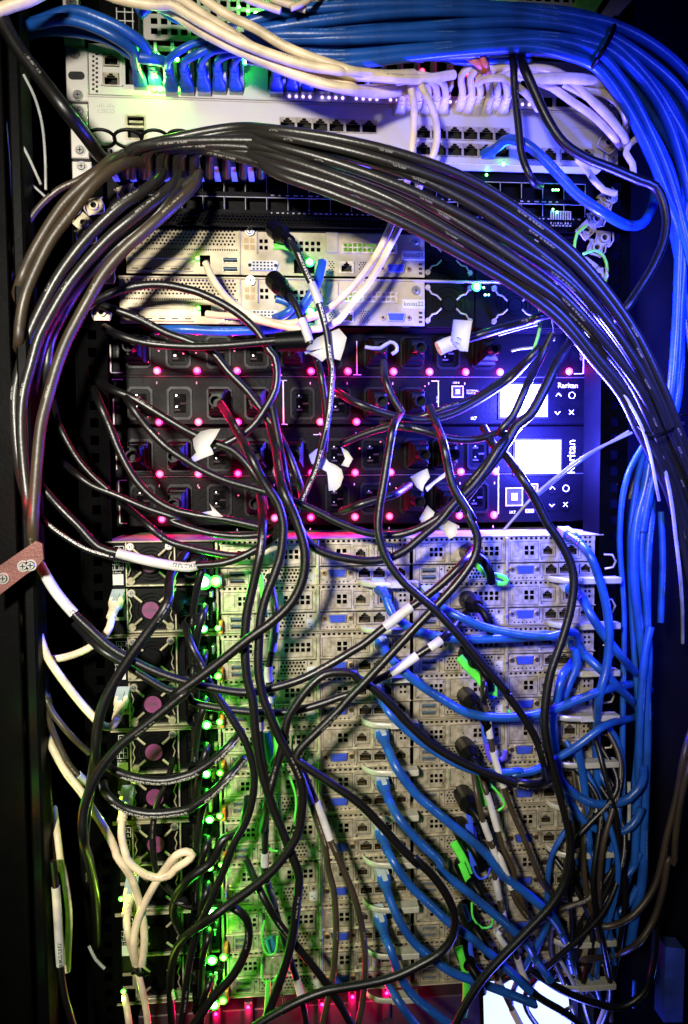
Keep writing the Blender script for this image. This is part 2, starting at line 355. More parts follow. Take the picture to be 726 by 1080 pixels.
# ------------------------------------------------------------------ servers
def node_panel():
    mb = MB(); Wd = 181
    lip = [(3 + i * 4.9, -3.6, 5.6 + i * 4.9, -1.4) for i in range(36)]
    mb.panel(0, -4.6, Wd, 0, -1.2, 1.2, lip, 0)
    up = []
    for r_ in (-13.6, -18.6):
        for x in (17, 21.6, 26.2): up.append((x, r_, x + 3.2, r_ + 3.6))
        for x in (60, 65.2, 70.4, 75.6, 80.8): up.append((x, r_, x + 3.6, r_ + 3.8))
        for x in (110, 115.6): up.append((x, r_, x + 4, r_ + 4))
    up += [(127, -19, 139, -9.5), (149, -20, 164, -8)]
    up += [(170 + 4 * i, -8 - 5 * j, 172.4 + 4 * i, -5.4 - 5 * j) for i in range(2) for j in range(3)]
    mb.panel(1, -24.6, Wd - 1, -4.6, 0, 1.2, up, 0)
    for a in (8, 98): mb.box(a, -20, a + 6, -8.5, 0, .9, 0, .4)
    for a in (34, 88.5, 143): mb.box(a, -24, a + 1.6, -5, -.2, 1.5, 0, .4)
    mb.box(90.5, -43, 93.5, -1, -.2, 2.6, 0, .6)
    mb.box(0, -25.4, Wd, -24.5, -.4, 2.0, 0, .4); mb.box(.5, -27, Wd - .5, -25.6, -1.45, -1.3, 1)  # dark strip under the ridge stands in for shade in the groove
    lo = [(9, -35, 24.2, -29.4), (9, -41.6, 24.2, -36), (130, -38, 143, -27), (144, -38, 157, -27), (165, -37, 177, -28)]
    mb.panel(1, -43.2, Wd - 1, -25, -1.4, 1.2, lo, 0, [(33, -40, 45, -28, 3.4, 1.15), (55, -41, 80, -27.5, 3.5, 1.25)])
    for x, z, r in ((85, -30, 1.3), (85, -36.5, 1.3), (28.5, -31, 1.1), (49.5, -33, 1.6), (49.5, -38.5, 1.2)): mb.disc(x, z, r, -1.4, -1.2, 1, 10)
    for x in (5, 61, 127, 160): mb.disc(x, -22.2, 1.2, 0, .7, 2, 10)
    def gap(x0, z0, x1, z1, d, w=.45):  # thin dark outlines laid on the panel as crevice shade
        for q in ((x0, z0, x1, z0 + w), (x0, z1 - w, x1, z1), (x0, z0, x0 + w, z1), (x1 - w, z0, x1, z1)): mb.box(*q, d - .2, d + .06, 1)
    for a in ((3, -23.6, 32, -5.4, 0), (37, -23.6, 87, -5.4, 0), (95.5, -23.6, 124, -5.4, 0), (125.5, -21, 141, -7, 0), (146, -23.2, 166.5, -5.6, 0), (7, -42.4, 27, -27.6, -1.4), (31.5, -41.2, 46.6, -27, -1.4), (53.5, -42, 81.6, -26.8, -1.4), (95, -39, 126, -27.6, -1.4), (128.6, -39.6, 158.6, -26.6, -1.4)): gap(*a)
    for x, z in ((30, -8), (30, -20), (50, -14), (145, -10), (145, -18), (128, -41), (160, -30), (160, -36), (93, -24)): mb.box(x - .5, z - .9, x + .5, z + .9, -.2 if z > -24 else -1.5, .1 if z > -24 else -1.3, 1)
    for x in (38, 44, 101, 107, 113, 119): mb.box(x, -7.6, x + 3, -6.6, -.1, .7, 0, .2)
    for x in range(100, 122, 4): mb.box(x, -41.8, x + 1.6, -40.4, -1.5, -1.33, 1)
    mb.box(96, -39.5, 125.5, -27.2, -1.45, -1.1, 0, .2)
    mb.disc(91.8, -34, 1.3, 2.6, 3.2, 2, 10)
    mb.box(81, -41.5, 89, -33, -1.4, -.9, 3)
    for a in (84, 86.2): mb.box(a - 1.4, -37.6 if a == 84 else -40, a + .3, -36.8 if a == 84 else -39.2, -.9, -.8, 1)
    mb.box(0, -43.4, Wd, -42.9, -2, 1.2, 0, .2)
    return mb
def lever_mb(right_):
    mb = MB(); pts = []
    for i in range(9):
        a = math.pi / 2 * i / 8
        pts.append((133 + 20 * (1 - math.cos(a)), 2 + 20 * math.sin(a), -41.5))
    ex = 196 if right_ else 184
    pts += [(165, 23, -41.8), (ex, 23, -42)]
    mb.tube([Vector(p) for p in pts], 1, 0, 8, flat=(2.9, .9))
    mb.box(158, -44.5, ex, -38.8, 22.4, 24.2, 0, .6); mb.box(158, -40.2, ex, -39.0, 12, 22.4, 0)
    return mb
def make_node(parent, x, z, right_):
    n = put('server_node', NODE, x, z, 0, parent)
    for px in (16.6,):
        put('usb_port', USB, px, -32.2, -1.6, n); put('usb_port', USB, px, -38.8, -1.6, n)
    v = put('vga_port', VGA, 110.5, -32.4, -1.4, n); put('jack_screw', JACK, 98, -32.4, -1.4, n); put('jack_screw', JACK, 123, -32.4, -1.4, n)
    for px, pz, me in ((133, -14.2, PORTS), (156.5, -14.2, PORT), (136.5, -32.6, PORT), (150.5, -32.6, PORT), (171, -32.6, PORTS)):
        put('network_port', me, px, pz, -.3, n)
    put('release_lever', LEVER[right_], 0, 0, 0, n)
    return n
NODE = node_panel().mesh('server_node', [zinc, hole, silver, white])
LEVER = [lever_mb(False).mesh('release_lever', leverm), lever_mb(True).mesh('release_lever', leverm)]
def psu_meshes():
    bd = MB(); bd.box(0, -42, 80, -1, -300, -4, 0, .8)
    bd.box(0, -42.2, 80, -40.6, -6, .2, 1, .3); bd.box(-.2, -42, 1.2, -1, -6, .6, 1, .3); bd.box(44, -42, 45.4, -1, -6, .6, 1, .3)
    body = bd.mesh('power_supply', [blackp, zinc])
    g = MB(); cx, cz = 22, -21
    for sx, sz in ((-1, -1), (1, -1), (-1, 1), (1, 1)):
        x1, z1 = cx + sx * 17.5, cz + sz * 16
        g.tube([(cx + sx * 8, 1, cz + sz * 7.5), (cx + sx * 11.5, 1, cz + sz * 10.5), (x1, .4, z1)], 1, 0, 6, flat=(1.3, .5)); g.disc(x1, z1, 3.6, -3, .8, 0, 12)
    for rr in (16.5, 12.8, 9.4): g.ring(cx, cz, rr, rr + .5, -.5, .3, 1, 26, .95)
    g.disc(cx, cz, 9, -1, 1.4, 1, 22)
    for sx in (-1, 1):
        g.tube([(cx + sx * 20, 0, cz + 11), (cx + sx * 17.5, .4, cz + 5), (cx + sx * 19.5, .2, cz), (cx + sx * 17.8, .4, cz - 5), (cx + sx * 20, 0, cz - 11)], 1, 0, 6, flat=(.7, .4))
    grille = g.mesh('fan_grille', [zincd, blackm])
    h = MB(); h.disc(cx, cz, 8.0, 1.4, 1.8, 0, 24); stick = h.mesh('hub_sticker', pink)
    inl = MB(); inl.panel(48, -38, 80, -4, -1.5, 9, [(52, -34, 76, -8)], 0); inl.box(52, -34, 76, -8, -14, -12, 0)
    inlet = inl.mesh('power_inlet', blackp)
    tb = MB(); tb.box(85.2, -43.5, 88.4, -31.5, 0, 9, 0, .8); ot = tb.mesh('release_tab', orange)
    return body, grille, stick, inlet, ot
PB, PG, PS, PI_, PO = psu_meshes()
def label_plate():
    """black plate beside the power supplies with printed slot grids"""
    mb = MB(); mb.box(1, -87, 17, -1, -3, -.8, 0); d = -.7
    def ln(x0, z0, x1, z1): mb.box(min(x0, x1) - .22, min(z0, z1) - .22, max(x0, x1) + .22, max(z0, z1) + .22, -.8, d, 1)
    for (x, z, w, h, nx, nz) in ((7, -14, 9, 9, 2, 2), (3.5, -27, 11.5, 10, 3, 2)):
        for i in range(nx + 1): ln(x + w * i / nx, z, x + w * i / nx, z + h)
        for j in range(nz + 1): ln(x, z + h * j / nz, x + w, z + h * j / nz)
    ln(2.2, -60, 2.2, -4); ln(2.2, -60, 5, -60)
    mb.box(4, -41, 15, -31, -.8, -.5, 2)
    mb.panel(3, -74, 17, -58, -.6, 3, [(4.5, -71, 14.5, -61)], 3)
    return mb.mesh('label_plate', [blackm, ink, white, zincd])
LP_ = label_plate()
lipm = MB()
SLAB = ['topmost grey server, under the black power units, its top plate showing', 'second grey server down, just under the topmost one with the bare top plate',
        'middle server of the five stacked grey servers, three down from the top', 'fourth grey server down, directly above the lowest one of the stack', 'lowest grey server of the stack, above the red lit gap at the bottom']
for k in range(5):
    z0 = -88.9 * k
    sv = thing('rack_server', SLAB[k], 'server', (0, 0, z0), 'grey four node servers stacked below the power units')
    mb = MB(); mb.box(18, -87.6, 468, -2.5, -600, -15, 0); sub('enclosure', mb, blackm, sv)
    mb = MB(); mb.box(0, -1.6, 474, -.2, -600, 1.2, 0, .3); mb.box(0, -88.2, 474, -87.2, -40, 2.4, 0, .3); sub('top_plate', mb, zincd, sv)
    mb = MB(); mb.box(470.5, -87, 472, -2, -600, 0, 0); sub('side_sheet', mb, zinc, sv)
    mb = MB(); mb.box(99.5, -87, 102, -2, -30, 1.5, 0, .4); sub('divider_post', mb, zinc, sv)
    for r_ in (0, 1):
        mb = MB(); mb.tube([(474, 4, -34 - 43.5 * r_), (481, 7, -32 - 43.5 * r_), (483, 8, -26 - 43.5 * r_), (480, 7, -20 - 43.5 * r_), (473, 4, -20 - 43.5 * r_)], 1.1, 0, 8); sub('wire_handle', mb, zinc, sv)
    o = put('label_plate', LP_, 0, 0, 0, sv)
    for j, (q, tx_, tz_) in enumerate((('1', 8, -9.2), ('3', 12.4, -9.2), ('2', 8, -13.6), ('4', 12.4, -13.6), ('1', 4.4, -21.4), ('3', 8.2, -21.4), ('2', 4.4, -26.4), ('4', 12, -26.4), ('IO Ports', 4, -30.3))):
        text(False, 'printed_text', q, tx_, tz_, -.6, 3.4 if j < 8 else 2.6, ink, sv)
    for r_ in (0, 1):
        for x, rt in ((103, 0), (285.5, 1)): make_node(sv, x, -1 - 43.5 * r_, rt)
        p = put('power_supply', PB, 17.5, -.5 - 43.3 * r_, 0, sv)
        put('fan_grille', PG, 0, 0, 0, p); (put('hub_sticker', PS, 0, 0, 0, p) if (k, r_) not in ((1, 0), (3, 1), (4, 0), (4, 1)) else None); put('power_inlet', PI_, 0, 0, 0, p); put('release_tab', PO, -.3, 0, 0, p)
        for sx in (4.5, 39.5): put('screw', SCREWS, sx, -5, .8, p)
        if (k, r_) not in ((1, 0), (3, 1), (4, 0), (4, 1)): t_ = text(False, 'printed_text', '220V', 22, -22.5, 1.9, 4.6, inkb, p, 0, 'CENTER')
        big = 1.7 if (k, r_) == (0, 0) else random.uniform(.75, 1.25)
        led(p, 74 + random.uniform(-2, 2), -36.0, 20, 4.4 * big, 'green', .042 * big * big, lift=7); led(p, 84 + random.uniform(-1, 1), -37.5 + random.uniform(-1, 2), 14, 3.3 * big, 'yellow', .010 * big, lift=6)
        for q_ in range(5):
            lx_ = random.uniform(66, 88); lz_ = random.uniform(-40, -3); mb = MB(); mb.box(lx_, lz_, lx_ + random.uniform(1, 3.4), lz_ + random.uniform(3, 9), 0, random.uniform(5, 16), 0, .5); sub('latch_clip', mb, random.choice([zincd, silver, blackp]), p)
    led(sv, 9.5, -64, 16, 2.6, 'yellow', .03, lift=9)
    if k == 0:
        mb = MB(); mb.box(365, -.2, 416, .05, -62, -25, 0); sub('warning_sticker', mb, yellow, sv)
# ------------------------------------------------------------------ power distribution units
DP = -60
def octring(mb, x, z, w, h, d, mi):
    c = 3.2; o = [(x - w, z - h + c), (x - w, z + h - c), (x - w + c, z + h), (x + w - c, z + h), (x + w, z + h - c), (x + w, z - h + c), (x + w - c, z - h), (x - w + c, z - h)]
    i_ = [(x + (a - x) * .84, z + (b - z) * .84) for a, b in o]
    mb.add([(a, d + 1.6, b) for a, b in o] + [(a, d + 1.6, b) for a, b in i_] + [(a, d, b) for a, b in o] + [(a, d - 4, b) for a, b in i_],
           [(q, (q + 1) % 8, 8 + (q + 1) % 8, 8 + q) for q in range(8)] + [(q, (q + 1) % 8, 16 + (q + 1) % 8, 16 + q) for q in range(8)] + [(8 + q, 8 + (q + 1) % 8, 24 + (q + 1) % 8, 24 + q) for q in range(8)] + [tuple(range(24, 32))], mi)
def outlet_mesh():
    mb = MB(); octring(mb, 0, 0, 12.4, 16.5, 0, 0)
    mb.box(-7.2, -10.5, 7.2, 10.5, -4, -.4, 0, 1)
    for sx, sz, w, h in ((-3, 6.4, 2.9, .9), (-3, -6.4, 2.9, .9), (3, 0, 2.9, .9)): mb.box(sx - w, sz - h, sx + w, sz + h, -.4, -.25, 1)
    for sz in (5.6, -5.6): mb.disc(-3.4, sz + 2.4, .8, -.3, .1, 2, 8)
    return mb.mesh('outlet', [blackp, hole, silver])
OUT = outlet_mesh()
def iec_mesh(L=38):
    """right moulded power plug standing out of its outlet: stepped body, ribs, strain relief turning down"""
    mb = MB()
    mb.box(-9.5, -13, 9.5, 13, 0, 16, 0, 2.2); mb.box(-8, -10.5, 8, 9.5, 16, L - 8, 0, 3)
    mb.box(-6.8, 6.6, 6.8, 8.4, L - 9.5, L - 7.6, 1)
    mb.disc(0, -2, 6.4, L - 10, L, 0, 12, 4.6)
    for i in range(3): mb.ring(0, -2, 4.4, 5.8, L + i * 4, L + 2 + i * 4, 0, 12)
    return mb
IEC = iec_mesh().mesh('power_plug', [blackp, pduf])
def pdu(name, label, leds, rect, z1, mid, gaps):
    x0, zb, x1, zt = rect
    u = thing(name, label, 'power unit', (x0, DP, zb), 'black power distribution units')
    mb = MB(); mb.box(x0, zb, x1, zt, DP - 300, DP - 1, 0, 1)
    mb.box(x0 + 2, mid - .5, x1 - 2, mid + .5, DP - 2, DP + .2, 1); part('housing', mb, [pduf, hole], u)
    fp = MB(); fp.box(x0 + 12, zb + 1, x1 - 1, mid - .8, DP - 1, DP, 0, .5); fp.box(x0 + 12, mid + .8, x1 - 1, zt - 1, DP - 1, DP, 0, .5)
    part('front_plate', fp, pduf, u)
    return u
def lz(px, py, d=DP):
    q = P(px, py, d); return q[0], q[2]
rowsL = [[(166, 391), (208, 391), (250, 391), (290, 0), (328, 391.5), (367, 391.7), (415, 391.7), (453, 391.7), (491, 391.8), (527.5, 391.8)],
         [(168, 445), (209.5, 445), (251, 445), (290, 445), (338, 445), (376, 445), (415, 0), (453, 0)],
         [(168.6, 500.5), (209.5, 500.5), (251, 500.5), (290, 0), (328.8, 499), (374.5, 498), (412, 497.5), (457, 0), (486, 496), (522.5, 495.5)],
         [(171, 550), (209.5, 0), (251, 0), (290, 547), (328, 546), (374.5, 545.5), (411, 544.5), (452, 0), (484.5, 543), (521, 542.3)]]
plugged = [[0, 4, 6, 7, 9], [2, 3, 6, 7], [0, 1, 3, 4, 7, 8], [1, 3, 7, 8]]
rx0 = lz(122, 450)[0] - 2; rx1 = 484
zt1 = lz(300, 345)[1]; zm = lz(300, 449)[1]; zb2 = lz(300, 553)[1] - 1
U1 = pdu('power_distribution_unit', 'upper black power unit with its lit display partly behind cables', rowsL[:2], (rx0, zm + .5, rx1, zt1), 0, (zm + zt1) / 2 + 0, None)
U2 = pdu('power_distribution_unit', 'lower black power unit with the fully lit white display', rowsL[2:], (rx0, zb2, rx1, zm - .5), 0, (zm + zb2) / 2, None)
ORD = ('first', 'second', 'third', 'fourth', 'fifth', 'sixth', 'seventh', 'eighth', 'ninth', 'tenth')
HALO = .07
for ri, row in enumerate(rowsL):
    u = U1 if ri < 2 else U2; yy = [391.5, 445, 499, 546][ri]
    zl = lz(300, yy)[1]
    for ci, (px, py) in enumerate(row):
        x, _ = lz(px, yy); rz = zl + 20 * .93
        lx, lzz = x - u.location.x * 1000, zl - u.location.z * 1000
        if py: led(u, lx, lzz, .5, 4.0, 'red', HALO, lift=6.0)
        o = put('outlet', OUT, lx - 18, rz - u.location.z * 1000, .4, u)
        if ci in plugged[ri]:
            pl = thing('power_plug', 'black power plug in the %s row of outlets, %s outlet from the left' % (ORD[ri] if ri < 3 else 'lowest', ORD[ci]), 'plug', (x - 18, DP, rz), 'black plugs in the outlets of the %s power unit' % ('upper' if ri < 2 else 'lower'))
            put('plug_body', IEC, 0, 0, 0, pl)
        mbp = MB(); mbp.box(lx - 1.2, lzz - 13.2, lx - .2, lzz - 10.8, 0, .25, 0)
        sub('index_mark', mbp, inkg, u)
x, z = lz(600.5, 391.7); led(U1, x - U1.location.x * 1000, z - U1.location.z * 1000, .5, 4.0, 'red', HALO, lift=6.0)
def lines(u, segs, m=ink, w=.35, d=DP, name='printed_line'):
    for sgm in segs:
        mb = MB(); p = W3(sgm, d)
        for a, b in zip(p, p[1:]):
            mb.box(min(a[0], b[0]) - w, min(a[2], b[2]) - w, max(a[0], b[0]) + w, max(a[2], b[2]) + w, d, d + .25)
        part(name, mb, m, u)
lines(U1, ['c1:424,12 424,120', 'c1:424,120 470,120', 'c2:425,150 445,150', 'c2:432,150 432,318', 'c2:425,318 447,318', 'c3:60,0 60,128', 'c3:48,128 76,128', 'c3:347,152 374,152', 'c3:372,152 372,250', 'c4:325,20 325,124', 'c4:290,124 325,124', 'c4:285,14 325,14', 'c1:430,146 470,146', 'c1:436,222 436,318'])
lines(U2, ['c1:447,440 447,490', 'c1:455,532 455,580', 'c1:455,532 485,532', 'c1:459,630 459,697', 'c1:459,697 487,697', 'c2:548,357 582,357', 'c3:602,480 602,660', 'c3:590,660 602,660'])
def pdu_face(u, s, rz, scr, rotated):
    d = DP
    # display
    a = R(scr, d); mb = MB(); mb.box(a[0] - 2.5, a[1] - 2.5, a[2] + 2.5, a[3] + 2.5, d, d + 1.5, 0, .5); part('display_bezel', mb, blackp, u)
    mb = MB(); mb.box(a[0], a[1], a[2], a[3], d + 1.5, d + 2.2, 1); mb.box(a[0] + .8, a[1] + .8, a[2] - .8, a[3] - .8, d + 2.2, d + 2.4, 0)
    part('display', mb, [lcd, lcdr], u)
    cx, cz = (a[0] + a[2]) / 2, (a[1] + a[3]) / 2
    point(u, (cx, d + 45, cz), 24, (.05, .05, 1), 14)
pdu_face(U1, 0, 0, 'c4:5,165 185,290', False)
pdu_face(U2, 0, 0, 'c4:62,378 236,506', True)
def txt(u, body, pos, size, m=ink, d=DP + .3, rot=0.0, name='printed_text'):
    p = W3(pos, d)[0]; return text(True, name, body, p[0], p[2], d, size, m, u, rot)
txt(U1, 'Raritan', 'c4:226,178', 7.6); txt(U2, 'Raritan', 'c4:292,508', 12.5, ink, DP + .3, math.pi / 2)
txt(U1, 'iX7', 'c3:496,300', 4.6); txt(U2, 'iX7', 'c4:42,660', 4.6); txt(U1, 'USB-B', 'c3:428,162', 2.6); txt(U1, 'EXTERNAL\nSENSOR', 'c3:480,192', 2.6, inkg)
txt(U1, 'OUTLET', 'c4:320,72', 3.4, inkg, DP + .3, math.pi / 2); txt(U1, 'IN 01', 'c3:372,235', 3, ink, DP + .3, math.pi / 2)
txt(U1, 'OVERLOAD', 'c1:456,64', 3, ink, DP + .3, math.pi / 2); txt(U1, 'CB1', 'c1:458,262', 3, ink, DP + .3, math.pi / 2)
def button(u, pos, kind, d=DP):
    p = W3(pos, d)[0]; x, z = p[0], p[2]; mb = MB(); r = 3.4
    mb.disc(x, z, 6.6, d, d + .7, 0, 20)
    if kind == 'O': mb.ring(x, z, r - .45, r + .25, d + .7, d + 1, 1)
    seg = {'X': [((-2.4, -2.4), (2.4, 2.4)), ((-2.4, 2.4), (2.4, -2.4))], '^': [((-2.8, -1.4), (0, 1.6)), ((0, 1.6), (2.8, -1.4))], 'v': [((-2.8, 1.4), (0, -1.6)), ((0, -1.6), (2.8, 1.4))]}.get(kind, [])
    for (ax, az), (bx, bz) in seg: mb.tube([(x + ax, d + .85, z + az), (x + bx, d + .85, z + bz)], .45, 1, 6)
    part('control_button', mb, [pduf, ink], u)
for u, L in ((U1, (('^', 'c4:229,205'), ('O', 'c4:280,207'), ('v', 'c4:225,274'), ('X', 'c4:278,272'))), (U2, (('^', 'c4:205,562'), ('O', 'c4:257,563'), ('v', 'c4:203,628'), ('X', 'c4:255,625')))):
    for k, p in L: button(u, p, k)
def faceport(u, rs, d=DP, name='socket', inner=hole):
    a = R(rs, d); mb = MB(); mb.panel(a[0], a[1], a[2], a[3], d + 1, 1, [(a[0] + 1.2, a[1] + 1.2, a[2] - 1.2, a[3] - 1.2)], 0); mb.box(a[0] + 1.2, a[1] + 1.2, a[2] - 1.2, a[3] - 1.2, d, d + .2, 1)
    w, h = a[2] - a[0], a[3] - a[1]
    mb.box(a[0] + w * .33, a[1] + h * .3, a[2] - w * .3, a[3] - h * .3, d + .2, d + .9, 0)
    part(name, mb, [zincd, inner], u)
faceport(U1, 'c3:422,170 468,216'); faceport(U2, 'c4:26,560 92,630'); faceport(U2, 'c4:112,545 150,578'); faceport(U2, 'c4:102,642 134,656')
# small red specks: the lit outlet numbers
specks = 'c1:541,48 609,37 568,80 702,47 546,230 568,291 583,335 655,292 531,482 558,475 577,498 652,452 680,470 556,552 c2:50,48 98,45 245,38 308,178 330,258 390,90 424,130 200,243 355,490 300,665 260,590 110,560 20,470 b2:100,628 238,633 c3:180,238 105,283 150,385 160,340 270,460 210,562 75,255 70,410 320,172 300,600 255,640 510,200 460,392 b3:300,700'
for q in W3(specks, DP):
    u = U1 if q[2] > zm else U2
    led(u, q[0] - u.location.x * 1000, q[2] - u.location.z * 1000, .3, .9, 'red', 0, name='outlet_number_light')
# ------------------------------------------------------------------ the two thin appliances (1U) with name labels
DA = -25
def appliance(row, label, body):
    ty = 0 if row == 0 else 196                       # tile offset of the second unit
    zt = lz(300, 240.5 + row * 52, DA)[1]; zb = lz(300, 291.5 + row * 52, DA)[1]
    x0 = lz(132 - row * 8, 270, DA)[0]; xm = lz(448, 270, DA)[0]; x1 = lz(606, 270, DA)[0]
    u = thing('rack_appliance', label, 'appliance', (x0, DA, zb), 'thin grey appliances below the black switch')
    H = zt - zb
    def X(k, tx): return lz((TX[k] + tx / 3.63), 270, DA)[0]
    def Z(ty_): return zt - (ty_ - 218) / 187 * H          # tile y of the first unit (b row)
    def rc(k, a, b, c, e): return (X(k, a), Z(e), X(k, c), Z(b))
    mb = MB(); mb.box(x0, zb + .5, x1, zt - .5, DA - 450, DA - 12, 0); mb.box(x0, zt - 2.2, x1, zt - .4, DA - 450, DA + .8, 1, .3); part('housing', mb, [blackm, zincd], u)
    holes = [rc('2', 200, 333, 258, 357), rc('2', 200, 368, 258, 392), rc('2', 112, 328, 152, 372), rc('2', 472, 338, 550, 392), rc('2', 648, 342, 704, 388)]
    for j in (0, 1):
        for i in (0, 1): holes.append(rc('2', 341 + 19 * i, 262 + 25 * j, 354 + 19 * i, 277 + 25 * j)); holes.append(rc('2', 395 + 22 * i, 262 + 25 * j, 409 + 22 * i, 277 + 25 * j))
        for i in range(5): holes.append(rc('2', 472 + 22 * i, 267 + 24 * j, 486 + 22 * i, 282 + 24 * j))
    holes += [(X('2', -190 + 9.0 * i), Z(310), X('2', -185 + 9.0 * i), Z(303)) for i in range(50)]
    mb = MB(); xa = X('2', 273); mb.panel(x0 + 1, zb + 1, xa, zt - 2.4, DA, 1.2, [h for h in holes if h[2] < xa], 0, [(X('2', -175), Z(292), X('2', 252), Z(228), 3.5, 1.1)])
    mb.panel(xa, zb + 1, X('2', 592), zt - 2.4, DA - .6, 1.2, [h for h in holes if xa < h[0] < X('2', 590)], 0)
    xk = X('2', 592); mb.panel(xk, zb + 1, xm, zt - 2.4, DA - .2, 1.2, [h for h in holes if h[0] > xk] , 0,
                              [(X('2', 603), Z(395), X('2', 630), Z(340), 2.3, .75), (X('3', 66), Z(392), X('3', 108), Z(342), 2.3, .75)])
    part('front_panel', mb, [zincd], u)
    for k, a, b, c, e in (('2', -165, 340, 85, 346), ('2', -165, 390, 85, 394), ('2', 595, 232, 641, 312), ('2', 262, 225, 268, 400), ('2', 330, 222, 335, 318)):
        mb = MB(); mb.box(*rc(k, a, b, c, e), DA - .5, DA + 1.6, 0, .4); part('panel_rib', mb, zincd, u)
    for i in range(7): mb = MB(); mb.box(*rc('2', -150 + i * 36, 322, -132 + i * 36, 328), DA - .2, DA + .9, 0, .3); part('spring_tab', mb, zincd, u)
    for i in range(5): mb = MB(); mb.box(*rc('2', -150 + i * 50, 380, -125 + i * 50, 384), DA, DA + .4, 0); part('panel_slot', mb, hole, u)
    mb = MB(); mb.box(*rc('2', -150, 352, 85, 374), DA - .2, DA + .7, 0, .3); part('slot_cover', mb, zincd, u)
    mb = MB()
    for j in (0, 1):
        for i in (0, 1): mb.box(*rc('2', 283 + 22 * i, 258 + 27 * j, 299 + 22 * i, 277 + 27 * j), DA - .4, DA, 0)
    part('knockout', mb, mat('brass_knockout' + str(row), (.36, .24, .1), .5), u)
    mb = MB()     # serial style connector, pale with dark sockets
    x_, z_ = X('2', 353), Z(366); mb.prism([(x_ - 13, z_ + 4.6), (x_ + 13, z_ + 4.6), (x_ + 14.5, z_ + 2), (x_ + 12.5, z_ - 4.6), (x_ - 12.5, z_ - 4.6), (x_ - 14.5, z_ + 2)], DA, DA + 2.2, 0)
    for j in range(3):
        for i in range(6): mb.box(x_ - 9.4 + 3.4 * i, z_ + 1.9 - 3 * j, x_ - 7.5 + 3.4 * i, z_ + 3.4 - 3 * j, DA + 2.2, DA + 2.3, 1)
    for q in (-12.2, 12.2): mb.disc(x_ + q, z_, 1.6, DA + 2.2, DA + 3, 1, 10)
    part('serial_port', mb, [white, hole], u)
    def loc(k, tx, ty_): return X(k, tx) - u.location.x * 1000, Z(ty_) - u.location.z * 1000
    for tyy in (345, 380): put('usb_port', USB, *loc('2', 229, tyy), .2, u)
    put('network_port', PORT, *loc('2', 676, 366), -.2, u); put('network_port', PORT, *loc('3', 18, 366), .2, u)
    put('vga_port', VGA, *loc('3', 208, 369), 0, u); put('jack_screw', JACK, *loc('3', 158, 371), 0, u); put('jack_screw', JACK, *loc('3', 258, 371), 0, u)
    put('screw', SCREW, *loc('3', 285, 262), .2, u); put('screw', SCREW, *loc('2', 305, 234), 1.8, u)
    a = rc('3', 2, 270, 215, 312); mb = MB(); mb.panel(a[0], a[1], a[2], a[3], DA + 1.2, 1.2, [(a[0] + 2 + i * 4.6, a[1] + 1.6 + j * 4.6, a[0] + 5.4 + i * 4.6, a[1] + 4.8 + j * 4.6) for i in range(int((a[2] - a[0] - 3) / 4.6)) for j in (0, 1)], 0)
    mb.box(a[0] + 1, a[1] + 1, a[0] + (a[2] - a[0]) * (.62 if row == 0 else .4), a[3] - 1, DA - .6, DA - .2, 1); part('lit_window', mb, [zinc, lcdg], u)
    a = rc('3', 233, 300, 318, 334); mb = MB(); mb.box(*a, DA, DA + 1.9, 0); part('name_label', mb, white, u)
    text(True, 'printed_text', body, a[0] + 1.2, a[1] + 2.2, DA + 2.0, 6.2, inkb, u)
    text(True, 'printed_text', '10101', X('3', 232), Z(408), DA + .1, 3, inkb, u)
    for i in range(3): mb = MB(); mb.box(*rc('3', 297, 345 + i * 18, 310, 354 + i * 18), DA, DA + .2, 0); part('key_hole', mb, hole, u)
    # the two fan power supplies on the right
    for f in (0, 1):
        fx = X('3', 415 + f * 255); fz = (zt + zb) / 2; p = MB()
        p.box(X('3', 330 + f * 160) if f == 0 else X('3', 520), zb + 1, X('3', 515) if f == 0 else x1, zt - 2.4, DA - 11, DA - 5, 0)
        for rr in (17, 12.5, 8): p.ring(fx, fz, rr, rr + .55, DA - 4, DA - 3.2, 1, 28)
        p.disc(fx, fz, 6.5, DA - 5, DA - 3, 0, 18)
        for sx in (-1, 1):
            for sz in (-1, 1):
                px_, pz_ = fx + sx * 21, fz + sz * 16
                p.tube([(px_, DA - 3, pz_), (px_ - sx * 4, DA - 2.5, pz_ - sz * 6), (px_ - sx * 9, DA - 3, pz_ - sz * 7.5), (px_ - sx * 13.5, DA - 3, pz_ - sz * 12)], 1, 2, 6, flat=(1.0, .4)); p.disc(px_, pz_, 2.6, DA - 5, DA - 2, 2, 12)
        part('fan_power_supply', p, [blackm, blackp, zincd], u)
    led(u, *loc('2', 104, 343), 2, 2.4, 'yellow', .004); led(u, *loc('2', 532, 352), 3, 4.6, 'green', .02, lift=9)
    if row == 1: led(u, *loc('3', 510, 252), 8, 4.8, 'green', .03, lift=9); led(u, *loc('3', 537, 256), 8, 1.4, 'green'); led(u, *loc('3', 543, 284), 8, 1.4, 'green'); led(u, *loc('3', 556, 284), 8, 1.2, 'green')
    return u
appliance(0, 'upper thin grey appliance, its paper name label reading koios21', 'koios21')
appliance(1, 'lower thin grey appliance, its paper name label reading koios22', 'koios22')
